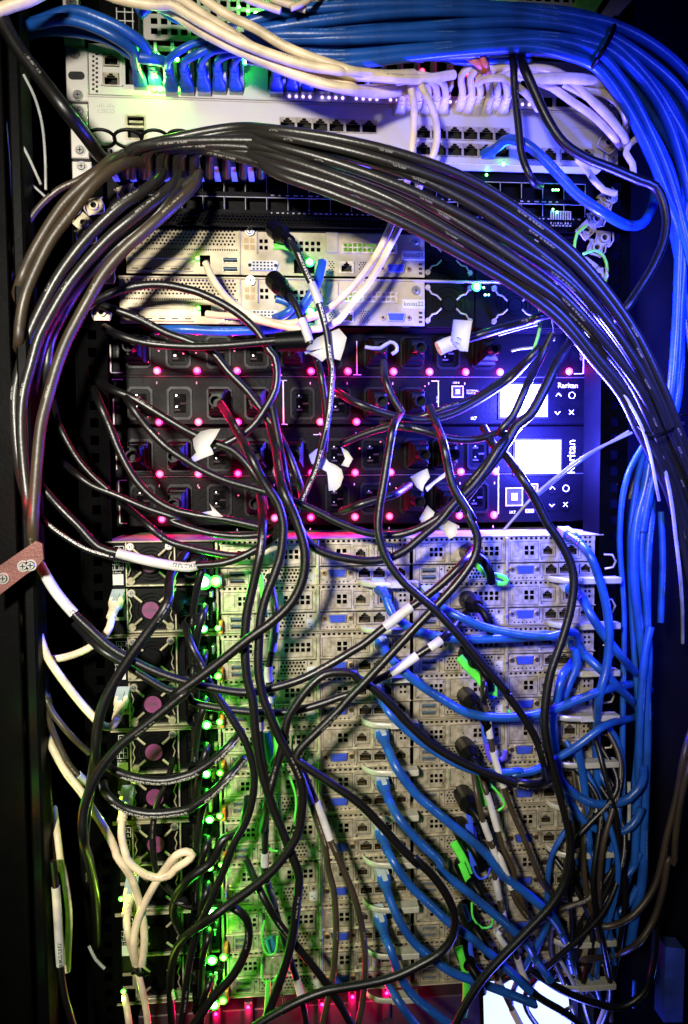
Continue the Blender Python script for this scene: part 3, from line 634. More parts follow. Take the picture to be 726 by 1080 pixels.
# ------------------------------------------------------------------ black cage switch (unit under the pale panel)
DS = 0
zt = lz(300, 170, -12)[1]; zb = lz(300, 240, -12)[1]; x0 = lz(112, 200, -12)[0]; x1 = lz(636, 200, -12)[0]
u = thing('network_switch', 'black switch with two rows of cage ports full of thick charcoal cables', 'switch', (x0, -12, zb))
mb = MB(); mb.box(x0, zb, x1, zt, -460, -22, 0); part('housing', mb, blackm, u)
cages = []
for r_ in (0, 1):
    a = R('b2:306,%d 306,%d' % ((22, 82) if r_ == 0 else (104, 150)), -12)
    for i in range(22):
        xa = lz(126 + i * 22.4, 200, -12)[0]; xb = lz(126 + i * 22.4 + 20.6, 200, -12)[0]; cages.append((xa, a[1], xb, a[3]))
mb = MB(); mb.panel(x0, zb + 12, x1, zt, -12, 10, cages, 0); part('front_panel', mb, blackm, u)
mb = MB()
for c in cages: mb.box(c[0] - .5, c[3], c[2] + .5, c[3] + .6, -12, -11.2, 0); mb.box(c[2], c[1], c[2] + .45, c[3], -12, -11.4, 0)
mb2 = MB(); mb2.panel(x0, zb, x1, zb + 11.6, -9, 2, [], 0, [(x0 + 8, zb + 2, x1 - 8, zb + 9.5, 3.4, 1.2)]); part('vent_strip', mb2, zincd if False else pduf, u)
part('cage_frame', mb, inkg, u)
mb = MB()
for i in range(60): xx = x0 + 150 + i * 5; mb.box(xx, zb + 12.6, xx + random.uniform(1, 3.4), zb + 13.7, -12, -11.8, 0)
for i in range(40): xx = x0 + 150 + i * 7; mb.box(xx, (cages[0][1] + cages[22][3]) / 2 - .5, xx + random.uniform(1.5, 4.5), (cages[0][1] + cages[22][3]) / 2 + .6, -12, -11.8, 0)
part('printed_marks', mb, inkg, u)
for s_, k_, r_, pw in (('b4:206,76', 'green', 1.3, .002), ('b4:216,76', 'green', 1.3, 0), ('b4:226,76', 'green', 1.3, 0), ('b4:206,150', 'green', 1.3, .001), ('b4:221,161', 'green', 1.5, .001), ('b4:215,8', 'green', 1.8, .0015), ('a4:215,664', 'green', 1.6, .0012), ('a3:555,672', 'green', 1.6, .0015)):
    q = W3(s_, -11)[0]; led(u, q[0] - u.location.x * 1000, q[2] - u.location.z * 1000, 2, r_, k_, pw)
a = R('b4:198,155 276,215', -10); mb = MB(); mb.panel(*a, -9, 1, [(a[0] + 1 + 2.4 * i, a[1] + 1, a[0] + 2.2 + 2.4 * i, a[3] - 1) for i in range(8)], 0); part('vent_grille', mb, zincd, u)
# ------------------------------------------------------------------ pale switch: blank panel with the maker's sign and jack rows
DW = 8
A_ = P(92, 97.5, DW); B_ = P(92, 163, DW); C_ = P(637, 128, DW)
x0, x1, zt, zb = A_[0] + 1, C_[0], (A_[2] + lz(637, 122, DW)[1]) / 2, (B_[2] + lz(637, 180, DW)[1]) / 2
zt = P(360, 111, DW)[2]; zb = P(360, 169, DW)[2]
u = thing('network_switch', 'pale switch with a blank silver left half and rows of empty jacks on its right', 'switch', (x0, DW, zb))
mb = MB(); mb.box(x0, zb, x1, zt, -380, DW - 14, 0); part('housing', mb, blackm, u)
def jackrow(k0, y, w, n, pitch, d):
    q = [lz(k0 + i * pitch, y, d) for i in range(n)]; zz = sum(p[1] for p in q) / n
    return [(p[0], zz) for p in q]
J = []
for px, py in ((303.5, 131.5), (321, 131.8), (338, 132.2), (355, 132.6), (372.5, 133.2), (389.5, 134)): J.append(lz(px, py, DW))
for i in range(6):
    for y in (140.5 + i * .2, 157.5 + i * .4): J.append(lz(446.5 + i * 16.6, y, DW))
for i in range(4): J.append(lz(560 + i * 19.5, 163.5, DW))
zz1 = J[0][1]; J = [(x, z) for x, z in J]
def snap(a, b):
    z = sum(J[i][1] for i in range(a, b)) / (b - a)
    for i in range(a, b): J[i] = (J[i][0], z)
snap(0, 6); snap(18, 22)
for off in (0, 1):
    ids = [6 + 2 * i + off for i in range(6)]; z = sum(J[i][1] for i in ids) / 6
    for i in ids: J[i] = (J[i][0], z)
hl = [(x - 7, z - 5.9, x + 7, z + 5.9) for x, z in J]
xu, zu = lz(143.5, 133, DW); hl.append((xu - 8, zu - 11, xu + 8, zu + 9))
mb = MB(); mb.panel(x0, zb, x1, zt, DW, 1.5, hl, 0); mb.box(x0, zt - .2, x1, zt + 1.2, DW - 14, DW + 1.2, 0, .4)
mb.box(x0, zb - .6, x1, zb + .6, DW - 14, DW + .8, 0, .3); part('front_panel', mb, pale, u)
for x, z in J: put('network_port', PORTL, x - u.location.x * 1000, z - u.location.z * 1000, .4, u)
mb = MB(); mb.panel(xu - 9, zu - 12, xu + 9, zu + 10, DW + .6, 3, [(xu - 7.2, zu - 10.4, xu + 7.2, zu - 1.8), (xu - 7.2, zu + .2, xu + 7.2, zu + 8.2)], 0); mb.box(xu - 8, zu - 11, xu + 8, zu + 9, DW - 9, DW - 8, 1); mb.box(xu - 6, zu + 3, xu + 6, zu + 5, DW - 8, DW - .5, 0); part('usb_port', mb, [zinc, hole], u)
# the maker's sign: nine rounded bars of uneven height over the word
cx, cz = lz(112, 112.5, DW); mb = MB()
for i, h in enumerate((1.4, 2.4, 3.6, 2.4, 1.4, 2.4, 3.6, 2.4, 1.4)):
    x = cx - 7.2 + i * 1.8; mb.box(x - .38, cz - .6, x + .38, cz - .6 + h, DW, DW + .15, 0, .1)
part('logo_mark', mb, inkg, u); text(True, 'printed_text', 'CISCO', cx, cz - 5.6, DW + .1, 5.2, inkg, u, 0, 'CENTER')
for i in range(7):
    q = lz(352 + 13.2 * i + 100, 172, DW); mb = MB(); mb.disc(q[0], q[1], .7, DW + .8, DW + .9, 0, 8); part('status_lens', mb, inkg, u)
q = lz(530.5, 173.5, DW); led(u, q[0] - u.location.x * 1000, q[1] - u.location.z * 1000, 1, 2.2, 'green', .003)
mb = MB(); a = R('a4:280,490 372,492', DW); mb.box(a[0], a[1] - .4, a[2], a[3] + .4, DW, DW + .2, 0); part('printed_line', mb, inkg, u)
# ------------------------------------------------------------------ upper switch with the plugs
x0 = P(94, 75, DW)[0]; x1 = P(650, 95, DW)[0]; zb = zt + 2; zt2 = P(360, 56, DW)[2]
u = thing('network_switch', 'pale switch full of blue plugs on the left and cream plugs on the right', 'switch', (x0, DW, zb))
SW = u
mb = MB(); mb.box(x0, zb, x1, zt2, -380, DW - 14, 0); part('housing', mb, blackm, u)
bay = []
ztop = zt2 - 4; zbot = zb + 9.5
for i in range(5): bay.append(('a', 182.5 + (i - 2) * 17.9))
pitch = 17.75; bx = [141 + i * pitch for i in range(7)] + [291 + i * 17.3 for i in range(22)]
hl = []
for px in bx:
    x = lz(px, 88, DW)[0]; 
    if px < 620: hl.append((x - 7.0, zbot, x + 7.0, ztop))
hp = [(lz(117.5, 63, DW)), (lz(117.5, 84, DW))]
hl += [(x - 7, z - 6, x + 7, z + 6) for x, z in hp]
hl = [h for h in hl if h[2] < lz(560, 88, DW)[0]] 
dots = [(lz(102.3, 57 + i * 4.9, DW)) for i in range(9)] + [(lz(98.6, 59.5 + i * 4.9, DW)) for i in range(8)]
hl += [(x - 1, z - 1, x + 1, z + 1) for x, z in dots]
slots = [lz(575 + i * 20, 108, DW) for i in range(3)]; hl += [(x - 7.5, z - 4, x + 7.5, z + 5) for x, z in slots]
mb = MB(); mb.panel(x0, zb, x1, zt2, DW, 1.5, hl, 0); mb.box(x0, zb - .3, x1, zb + 1, DW - 4, DW + 1.2, 0, .3)
part('front_panel', mb, pale, u)
for px in bx:
    if px > 548: continue
    x = lz(px + 8.9, 88, DW)[0]; mb = MB(); mb.box(x - 1.2, zbot + .5, x + 1.2, ztop - 2, DW - 2, DW + 17, 0, .5); part('port_divider', mb, white, u)
    xx = lz(px, 88, DW)[0]; mb = MB(); mb.box(xx - 7, zbot + 1, xx + 7, ztop - 1, DW - 12, DW - 11, 0); part('port_cavity', mb, hole, u)
for x, z in hp: put('network_port', PORT, x - u.location.x * 1000, z - u.location.z * 1000, .5, u)
a = R('a1:386,188 472,332', DW); mb = MB(); t = 1.0
for q in ((a[0], a[1], a[2], a[1] + t), (a[0], a[3] - t, a[2], a[3]), (a[0], a[1], a[0] + t, a[3]), (a[2] - t, a[1], a[2], a[3])): mb.box(*q, DW, DW + .8, 0)
part('port_frame', mb, white, u)
# violet status lights in fours, and the bright green row at the left
zl_ = zb + 4.2
for g in (305.5, 340, 376, 442 - 30, 442, 475, 510, 544):
    for i in range(4):
        x = lz(g + (i) * 7.2, 107, DW)[0]; led(u, x - u.location.x * 1000, zl_ - u.location.z * 1000, .3, 1.35, 'violet', 0)
for i in range(6):
    x = lz(163 + i * 6.2, 98, DW)[0]; led(u, x - u.location.x * 1000, zl_ + 1.8 - u.location.z * 1000, .5, 3.6, 'green' if i % 2 else 'yellow', .05, lift=12)
for px, py, k_ in ((258.5, 66, 'green'), (167, 59, 'green'), (147, 60, 'green'), (187, 63, 'green')):
    x, z = lz(px, py, DW + 8); led(u, x - u.location.x * 1000, z - u.location.z * 1000, 8, 2.6, k_, .012, lift=9)
for px, py in ((445.5, 75), (493, 78)):
    x, z = lz(px, py, 35); led(u, x - u.location.x * 1000, z - u.location.z * 1000, 27, 3.0, 'red', .003, lift=9)
q = lz(214.5, 104, DW); q2 = lz(253.5, 105, DW)
for a_ in (q, q2): mb = MB(); mb.disc(a_[0], a_[1], 1.1, DW, DW + .2, 0, 10); part('reset_hole', mb, hole, u)
# ------------------------------------------------------------------ patch panel at the very top edge
d = -15
z0 = P(360, 50, d)[2]; z1 = P(360, -60, d)[2]; x0 = P(88, 20, d)[0]; x1 = P(640, 20, d)[0]
u = thing('patch_panel', 'green lit equipment with rows of small openings, cut off by the top edge', 'patch panel', (x0, d, z0))
mb = MB(); mb.box(x0, z0, x1, z1, d - 300, d - 12, 0); part('housing', mb, blackm, u)
hl = []
for i in range(46):
    for j in range(6):
        x = x0 + 60 + i * 9.0; z = z0 + 5 + j * 9
        hl.append((x, z, x + 6.0, z + 5.6))
mb = MB(); mb.panel(x0, z0, x1, z1, d, 1.2, hl, 0); part('front_panel', mb, [pale], u)
for px, py in ((252, 8), (262, 12), (270, 14), (278, 9), (285, 14), (196, 6), (410, 3), (480, 4), (520, 3), (300, 16)):
    x, z = lz(px, py, d + 2); led(u, x - u.location.x * 1000, z - u.location.z * 1000, 2, 2.3, 'green', .005, lift=8)
a = P(146, 12, 4); mb = MB(); mb.box(P(108, 50, 2)[0], P(108, 50, 2)[2], P(146, 50, 2)[0], P(146, -10, 2)[2], -10, 0, 0, .5)
for tx_ in (447, 478, 508): x = P(tx_ / 3.63, 20, 1)[0]; mb.box(x - .4, P(0, 26, 1)[2], x + .4, P(0, 2, 1)[2], 0, .4, 1)
for ty_ in (10, 42, 76): z = P(120, ty_ / 3.63, 1)[2]; mb.box(P(122, 0, 1)[0], z - .4, P(141, 0, 1)[0], z + .4, 0, .45, 1)
part('slot_label', mb, [blackm, ink], u)
mb = MB(); p_ = W3('a4:300,-20 420,-30 360,60 290,40', 6); mb.prism([(a[0], a[2]) for a in p_], 2, 10, 0); part('green_bracket', mb, mat('green_enamel', (.12, .45, .03), .5), u)
mb = MB(); p_ = W3('a4:440,-20 530,-20 440,75 395,50', 12); mb.prism([(a[0], a[2]) for a in p_], -10, 12, 0); part('tray_edge', mb, zincd, u)
# ------------------------------------------------------------------ mounting rails
railm = mat('rail_black_paint', (.0006, .0006, .0007), .7, 0, .2, 30, spec=.02)
def rail(label, pxt, pxb, w, dd, screws):
    xt = P(pxt, 100, dd)[0]
    u = thing('mounting_rail', label, 'rail', (xt, dd, -520))
    mb = MB(); hs = [(xt + w * .35, -500 + 15.9 * i, xt + w * .65, -500 + 15.9 * i + 8.5) for i in range(68)]
    mb.panel(xt, -520, xt + w, 560, dd - 2, 2, hs, 0); mb.box(xt - 2, -520, xt, 560, dd - 40, dd - 1, 0); part('upright', mb, railm, u)
    return u
rl = rail('left black upright rail with square holes beside the switches', 74, 0, 26, 2, ())
rail('right black upright rail behind the charcoal cable bundle', 640, 0, 26, 2, ())
def ear(x0p, y0p, x1p, y1p, label, scr, holes_=()):
    a = P(x0p, y0p, DW); b = P(x1p, y1p, DW)
    mb = MB(); mb.box(a[0], b[2], b[0], a[2], DW - 6, DW + .4, 0, .8); o = part('mounting_ear', mb, pale, label)
    for px, py in scr: q = P(px, py, DW); put('screw', SCREW, q[0] - label.location.x * 1000, q[2] - label.location.z * 1000, DW + .4 - label.location.y * -1000, label)
    for px, py in holes_:
        q = P(px, py, DW); mb = MB(); mb.prism([(q[0] - 6.5 + 3.2 * (1 - math.cos(t)) if False else q[0] + (5 if math.cos(t) > 0 else -5) * .7 + 3.6 * math.cos(t), q[2] + 3.6 * math.sin(t)) for t in [i * math.pi / 8 for i in range(16)]], DW + .4, DW + .6, 0); part('ear_slot', mb, hole, label)
swl = [o for o in COL.objects if o.name.startswith('network_switch')]
ear(69, 50, 94, 107, SW, ((79.3, 57.5), (82.6, 101)), ((81, 80),))
ear(74, 109, 94, 167, swl[1], ((83, 117.5), (85, 159)))
ear(76, 170, 97, 190, swl[0], ((86.5, 176),))
ear(640, 100, 652, 176, swl[1], ((646, 110), (646, 168)))
mb = MB(); a = P(66, 0, DW); b = P(83, 12, DW); mb.box(a[0], b[2], b[0], a[2] + 30, 0, DW, 0, .6); u = [o for o in COL.objects if o.name.startswith('patch_panel')][0]; part('mounting_ear', mb, pale, u)
q = P(75.5, 3.5, DW); put('screw', SCREW, q[0] - u.location.x * 1000, q[2] - u.location.z * 1000, DW + 15 + .4, u)
ear(67, 37, 88, 47, u, ()); 
# loose hardware beside the black switch and appliances: cage nuts, clips, shiny bits
def cagenut(px, py, label, rz=0., d=6):
    q = P(px, py, d); t = thing('cage_nut', label, 'cage nut', q, 'shiny cage nuts and clips on the rails')
    mb = MB(); mb.panel(-7, -7, 7, 7, 1.5, 1.5, [(-3, -3, 3, 3)], 0); mb.box(-5, -5, 5, 5, -3, -1, 1)
    for sx in (-1, 1): mb.tube([(sx * 7, 1, -6), (sx * 8.6, 4, -2), (sx * 7.4, 5, 3), (sx * 8.8, 2, 6)], .8, 0, 6)
    mb.ring(0, 0, 2.6, 4.2, 1.5, 4.5, 0, 14); sub('clip_body', mb, [zincd, hole], t); t.rotation_euler = (0, rz, 0); return t
LCN = 'shiny square cage nut clipped in the %s rail %s'
for px, py, s_ in ((89, 236, 'left'), (100, 218, 'left'), (92, 250, 'left'), (112, 291, 'left'), (108, 330, 'left'), (134, 204, 'left'),
                   (628, 232, 'right'), (618, 243, 'right'), (634, 219, 'right'), (636, 252, 'right'), (628, 262, 'right'), (620, 282, 'right'), (630, 292, 'right'), (640, 210, 'right'), (643, 130, 'right'), (640, 152, 'right')):
    cagenut(px, py, 'shiny square cage nut or clip on the %s rail near the switches' % s_, random.uniform(-.8, .8), random.uniform(4, 14)).__setitem__('group', 'cage nuts on the %s rail' % s_)
# ------------------------------------------------------------------ hinged bracket, cabinet door edge and lamps added for its reflections
t = thing('door_post', 'dark cabinet door edge at the left with green and orange glints', 'door', (-110, 60, -520))
mb = MB(); a = P(0, 540, 70); b = P(32, 540, 70); mb.box(a[0] - 160, -560, b[0] - 14, 620, 55, 62, 0, 1); part('door_skin', mb, doorm, t)
mb = MB(); mb.box(b[0] - 9, -560, b[0] + 1, 620, 40, 66, 0, 2); part('door_edge', mb, blackm, t)
for px, py, c, pw in ((5, 765, 'g', .05), (20, 852, 'g', .12), (14, 875, 'o', .10), (5, 785, 'o', .05), (28, 946, 'g', .05), (40, 965, 'o', .04), (30, 1050, 'g', .02), (8, 535, 'r', .12), (34, 750, 'g', .05)):
    q = P(px, py, 88); point(t, q, pw * .3, {'g': (.05, 1, .06), 'o': (1, .3, .02), 'r': (1, .0, .02)}[c], 5)  # unseen lamps added to imitate green, orange and red reflections on the door
t = thing('hinge_bracket', 'slanting flat steel bracket with two screws at the left edge', 'bracket', P(20, 600, 95))
pl = [P(x, y, 95) for x, y in ((-14, 606), (38, 570.5), (44.5, 573.5), (46, 590), (38, 599), (26, 607), (-14, 638))]
mb = MB(); mb.prism([(a[0], a[2]) for a in pl], 92, 95, 0); part('plate', mb, mat('reddish_steel', (.15, .06, .05), .4, .5, .2, 60, .3), t)
for px, py in ((4, 610), (25, 597), (33, 596)):
    q = P(px, py, 95); put('screw', SCREW, q[0] - t.location.x * 1000, q[2] - t.location.z * 1000, 0.2, t)
# plastic comb piece at the right
pl = [P(x, y, -20) for x, y in ((653, 503), (662, 501), (664, 495), (676, 494), (677, 527), (674, 527), (674, 522), (671, 522), (671, 527), (668, 527), (668, 522), (665, 522), (665, 526), (662, 526), (662, 521), (659, 521), (659, 525), (655, 524))]
mb = MB(); mb.prism([(a[0], a[2]) for a in pl], -26, -20, 0); q = P(660, 512, -20); 
for px in (659, 669): c = P(px, 513, -19.8); mb.disc(c[0], c[2], 1.4, -20, -19.7, 1, 8)
t = obj('cable_comb', mb.mesh('cable_comb', [zincd, hole])); tag(t, 'small grey toothed plastic cable comb hanging at the dark right side', 'cable comb')
# ------------------------------------------------------------------ power unit at the very bottom, red lit, with the display
zt = P(360, 1058, DP + 20)[2]; x0 = P(150, 1060, DP)[0]; d3 = DP + 20
u = thing('power_distribution_unit', 'black power unit under the lowest server, red lit with a glaring white display', 'power unit', (x0, d3, zt - 90), 'black power distribution units')
mb = MB(); mb.box(x0, zt - 90, 484, zt, d3 - 300, d3, 0, 1); part('housing', mb, mat('lower_unit_paint', (.03, .026, .03), .35, 0, .2, 20, .2), u)
a = [P(x, y, d3 + 3) for x, y in ((510, 1032), (598, 1038), (606, 1110), (512, 1110))]
mb = MB(); mb.prism([(q[0], q[2]) for q in a], d3, d3 + 3, 0); part('display', mb, emis('bluish_display', (.5, .66, 1), 1.7), u)
mb = MB(); mb.prism([(q[0] - 3 + (6 if i in (1, 2) else 0), q[2] + (2 if i < 2 else -2)) for i, q in enumerate(a)], d3 - 1, d3 + 1, 0); part('display_bezel', mb, pduf, u)
point(u, (440, d3 + 60, zt - 30), .8, (.1, .13, 1), 12)
for px, py in ((228, 1069), (262, 1062), (340, 1059), (372, 1051), (408, 1047)):
    q = P(px, py, d3 + 12); led(u, q[0] - u.location.x * 1000, q[2] - u.location.z * 1000, 12, 2.2, 'red', .2, lift=5)
    mb = MB(); mb.box(q[0] - 4, q[2] - 30, q[0] + 4, q[2] + 3, d3, d3 + 11, 0, 2); part('breaker', mb, MATS['lower_unit_paint'], u)
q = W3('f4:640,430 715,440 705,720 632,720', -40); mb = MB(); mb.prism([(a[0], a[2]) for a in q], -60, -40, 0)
t = obj('side_cover', mb.mesh('side_cover', mat('cover_with_blue_light', (.04, .07, .22), .4))); tag(t, 'pale cover plate glowing blue in the lower right corner', 'cover plate'); point(None, P(700, 1030, 0), .03, (.1, .2, 1), 6)  # blue light on the plate is put into its colour; small blue lamp added
# ------------------------------------------------------------------ cables
def spline(pts, step=7.0):
    """centripetal-ish Catmull-Rom through (px, py, d), in pixels"""
    q = [Vector(p) for p in pts]; k = [q[0]]
    for p in q[1:]:
        if ((p.x - k[-1].x) ** 2 + (p.y - k[-1].y) ** 2) ** .5 > 5 or len(q) < 4: k.append(p)
    q = k
    if len(q) == 2: q = [q[0], (q[0] + q[1]) / 2, q[1]]
    q = [q[0] * 2 - q[1]] + q + [q[-1] * 2 - q[-2]]; out = []
    for i in range(1, len(q) - 2):
        p0, p1, p2, p3 = q[i - 1:i + 3]
        t1 = max(1e-3, (p1 - p0).length ** .5); t2 = max(1e-3, (p2 - p1).length ** .5); t3 = max(1e-3, (p3 - p2).length ** .5)
        m1 = ((p1 - p0) / t1 - (p2 - p0) / (t1 + t2) + (p2 - p1) / t2) * t2
        m2 = ((p2 - p1) / t2 - (p3 - p1) / (t2 + t3) + (p3 - p2) / t3) * t2
        n = max(2, int((p2 - p1).length / step))
        for k in range(n):
            t = k / n
            out.append(p1 * (2 * t ** 3 - 3 * t * t + 1) + m1 * (t ** 3 - 2 * t * t + t) + p2 * (3 * t * t - 2 * t ** 3) + m2 * (t ** 3 - t * t))
    out.append(q[-2]); return out
def mm_w(w, d): return w / 3.63 * (-CY - d) / FOC / 2
NC = 0
def cab(m, w, d, path, label, name='power_cable', cat='cable', group=None, sleeves=(), plug=None, px=None, wob=1.0):
    """path in tile pixels; w = width in tile pixels (3.63 per photo pixel); sleeves = pieces of white wrap between two tile points"""
    global NC
    NC += 1; rr = random.Random(NC)
    pp = px if px is not None else tiles(path, d)
    s = spline(pp); n = len(s); ph = rr.uniform(0, 6)
    s = [Vector((p.x + .5 * wob * math.sin(i * .23 + ph), p.y + .5 * wob * math.cos(i * .19 + ph * 2), p.z + 1.5 * math.sin(i * .11 + ph))) for i, p in enumerate(s)]
    W_ = [P(*p) for p in s]; md = sum(p.z for p in s) / n; r = mm_w(w, md)
    mb = MB(); mb.tube(W_, r, 0, 12)
    o0 = Vector((W_[0][0], -W_[0][1], W_[0][2])) * .001
    o = obj(name, mb.mesh(name, m, o0), None, o0); tag(o, label, cat, group)
    for sv_ in sleeves:
        a, b = tiles(sv_, 0)[:2]
        def near(c): return min(range(n), key=lambda i: (s[i].x - c[0]) ** 2 + (s[i].y - c[1]) ** 2)
        i0, i1 = sorted((near(a), near(b))); i1 = max(i1, i0 + 1)
        mb = MB(); mb.tube(W_[i0:i1 + 1], r * 1.16 + .25, 0, 12); part('label_sleeve', mb, SL, o)
    if plug: plug(o, W_)
    return o
def xf(mb0, pos, axis, roll=0.0):
    """copy of builder geometry modelled along +d at the origin, turned so that +d runs along axis (x,d,z)"""
    a = Vector(axis).normalized(); up_ = Vector((0, 0, 1)); x_ = up_.cross(a) * -1
    if x_.length < .1: x_ = Vector((1, 0, 0))
    x_.normalize(); z_ = x_.cross(a)
    if z_.z < 0 : z_ = -z_
    out = MB(); out.f, out.m, out.s, out.uv = mb0.f, mb0.m, mb0.s, mb0.uv
    for v in mb0.v:
        x, d, z = v[0] * 1000, -v[1] * 1000, v[2] * 1000
        q = Vector(pos) + x_ * x + a * d + z_ * z
        out.v.append((q.x * .001, -q.y * .001, q.z * .001))
    return out
def rj_mb(k=1.0):
    mb = MB(); mb.box(-5.8 * k, -4 * k, 5.8 * k, 4 * k, -8, 5, 0, .4)
    prof = [(5, 6.2, 4.6), (12, 6.0, 4.6), (16, 4.6, 4.0), (24, 3.9, 3.7), (30, 3.3, 3.3)]
    vs = []; n = 12
    for (dd, a, b) in prof:
        for i in range(n):
            t = 2 * math.pi * i / n; c, s_ = math.cos(t), math.sin(t)
            e = .45 if dd < 14 else .8
            vs.append((a * k * math.copysign(abs(c) ** e, c), dd, b * k * math.copysign(abs(s_) ** e, s_)))
    mb.add(vs, [(j * n + i, j * n + (i + 1) % n, (j + 1) * n + (i + 1) % n, (j + 1) * n + i) for j in range(len(prof) - 1) for i in range(n)] + [tuple(range(n))], 1, True)
    for j in range(3): mb.ring(0, 0, 3.4 * k, 4.3 * k, 19 + j * 4, 21 + j * 4, 1, 12)
    mb.box(-2.4 * k, 3.6 * k, 2.4 * k, 5.8 * k, 1, 13, 0, .6)
    return mb
RJB = rj_mb()
rj_clear = mat('clear_plug_plastic', (.35, .4, .42), .2)
def rj_plug(mcol, ax=None, k=1.0):
    def f(o, Wp):
        a = Vector(Wp[0]); dirn = Vector(Wp[min(3, len(Wp) - 1)]) - a if ax is None else Vector(ax)
        g = xf(RJB, a - dirn.normalized() * 26, dirn); part('plug', g, [rj_clear, mcol], o)
    return f
def iec_plug(o, Wp):
    a = Vector(Wp[0]); q = Vector((0, 1, 0)); mb = MB(); 
    b = Vector(Wp[2]) - a; b.normalize()
    part('plug', xf(iec_mesh(), a - b * 44, b), [blackp, pduf], o)
def moulded_plug(o, Wp):
    a = Vector(Wp[0]); b = Vector(Wp[2]) - a; mb = MB(); mb.disc(0, 0, 8.5, -22, -6, 0, 14, 8.5); mb.disc(0, 0, 8.5, -6, 4, 0, 14, 4.2)
    for i in range(3): mb.ring(0, 0, 4, 5.4, 5 + 4 * i, 7 + 4 * i, 0, 12)
    part('plug', xf(mb, a, b), blackp, o)
rjB, rjW = rj_plug(B, (.12, 1, -.3)), rj_plug(WB)
def twin(d=30, **kw): pass
# --- thick blue bundle over the top, tied, then down the right edge
BL = 'thick blue network cable in the tied bundle arching over the top and right'
st = [  # stations: (upper x,y) (lower x,y) in photo px, depth
    ((258, 24), (262, 62), 58), ((300, 14), (300, 66), 66), ((360, 8), (360, 67), 72), ((430, 5), (430, 60), 74), ((500, 5), (500, 56), 74), ((560, 8), (558, 53), 72),
    ((610, 15), (595, 58), 70), ((648, 26), (628, 70), 66), ((690, 50), (655, 104), 60), ((726, 84), (680, 150), 52), ((752, 140), (700, 200), 44), ((768, 210), (714, 260), 38), ((782, 300), (726, 330), 30),
    ((790, 420), (738, 430), 10), ((800, 560), (750, 560), 0), ((810, 760), (760, 760), 0), ((820, 1000), (770, 1000), 0)]
for i in range(12):
    rr = random.Random(50 + i); t = (i % 6) / 5.0; lay = i // 6; ph = rr.uniform(0, 6)
    pts = []
    for k, (a, b, dd) in enumerate(st):
        tt = t + .07 * math.sin(k * .9 + ph) + (.08 if lay else 0); tt = min(1.0, max(-.02, tt))
        pts.append((a[0] + (b[0] - a[0]) * tt, a[1] + (b[1] - a[1]) * tt, dd - lay * 9 + 1.5 * math.sin(k * 1.3 + ph)))
    if i in (2, 5, 9): pts = pts[:11] + [(722 - i * .5, 250, 34), (720 - i * .6, 330, 26), (716 - i, 420, 20), (706 - i * .6, 455, 14), (690, 500, 10), (680 - i, 560, 6)]
    cab(B, 38, 0, '', BL, 'network_cable', group='blue cables in the big tied bundle', px=pts, wob=.6)
def tie(ptsx, w, label, r=1.4, m=None):
    W_ = [P(*p) for p in spline(ptsx, 4)]; mb = MB(); mb.tube(W_, 1, 0, 8, flat=(w, .9))
    e = Vector(W_[0]); mb.box(e[0] - 3, e[2] - 2, e[0] + 3, e[2] + 2.5, e[1] - 1, e[1] + 4, 0, .8)
    o0 = Vector((W_[0][0], -W_[0][1], W_[0][2])) * .001
    return tag(obj('cable_tie', mb.mesh('cable_tie', m or blackp, o0), None, o0), label, 'cable tie')
tie([(649, 22, 60), (648, 30, 76), (641, 45, 80), (632, 60, 78), (624, 72, 66)], 1.8, 'black cable tie round the blue bundle where it bends down at the upper right')
tie([(706, 437, 34), (716, 437, 44), (728, 438, 40)], 1.4, 'black cable tie round the few blue cables at the right edge')
# --- blue cables plugged in the upper switch
for i, (p, l) in enumerate((('a1:-100,120@-20 60,112@20 130,92@52 250,72@62 350,98@62 450,150@58 508,200@46 518,246@30', 'front'), ('a1:-80,150@-30 40,110@10 150,80@44 280,42@56 380,72@56 480,120@52 556,180@44 578,238@30', 'upper'), ('a1:-60,190@-50 40,170@-20 150,120@30 300,122@40 420,152@46 520,215@40 598,226@38 642,240@30', 'lower'))):
    cab(B, 38, 0, "a1:" + " ".join(reversed(p[3:].split())), "%s of three blue cables arching from the upper left into the upper switch" % l, "network_cable", plug=rj_plug(B, (0, 1, .25)))
for i, px in enumerate(bx[2:7] + bx[7:12]):
    h = 60 - (i % 3) * 3
    g0 = [(px, 72, 32), (px + 1, 64, 44), (px + 12, 54 + (i % 2) * 4, 54), (px + 34 + i, 44 + (i % 4) * 4, 56), (px + 70, 42 + (i % 4) * 6, 56), (px + 120, 40 + (i % 5) * 6, 58), (px + 200, 38 + (i % 5) * 6, 60)]
    cab(B, 27, 0, '', 'blue cable bending right out of jack %s from the left among the blue plugs' % ORD[i], 'network_cable', group='blue cables plugged in the left half of the upper switch', px=g0, plug=rj_plug(B, (0, 1, .3), .84))
cab(B, 34, 50, 'a2:-120,60 -60,20 0,62 70,88 150,122 230,150', 'dark blue cable sloping down to the right under the cream cables at the top left', 'network_cable')
cab(B, 30, 44, 'a2:-140,20 -70,5 0,30 60,60 150,100 250,110', 'blue cable crossing behind the cream cables near the top left edge', 'network_cable')
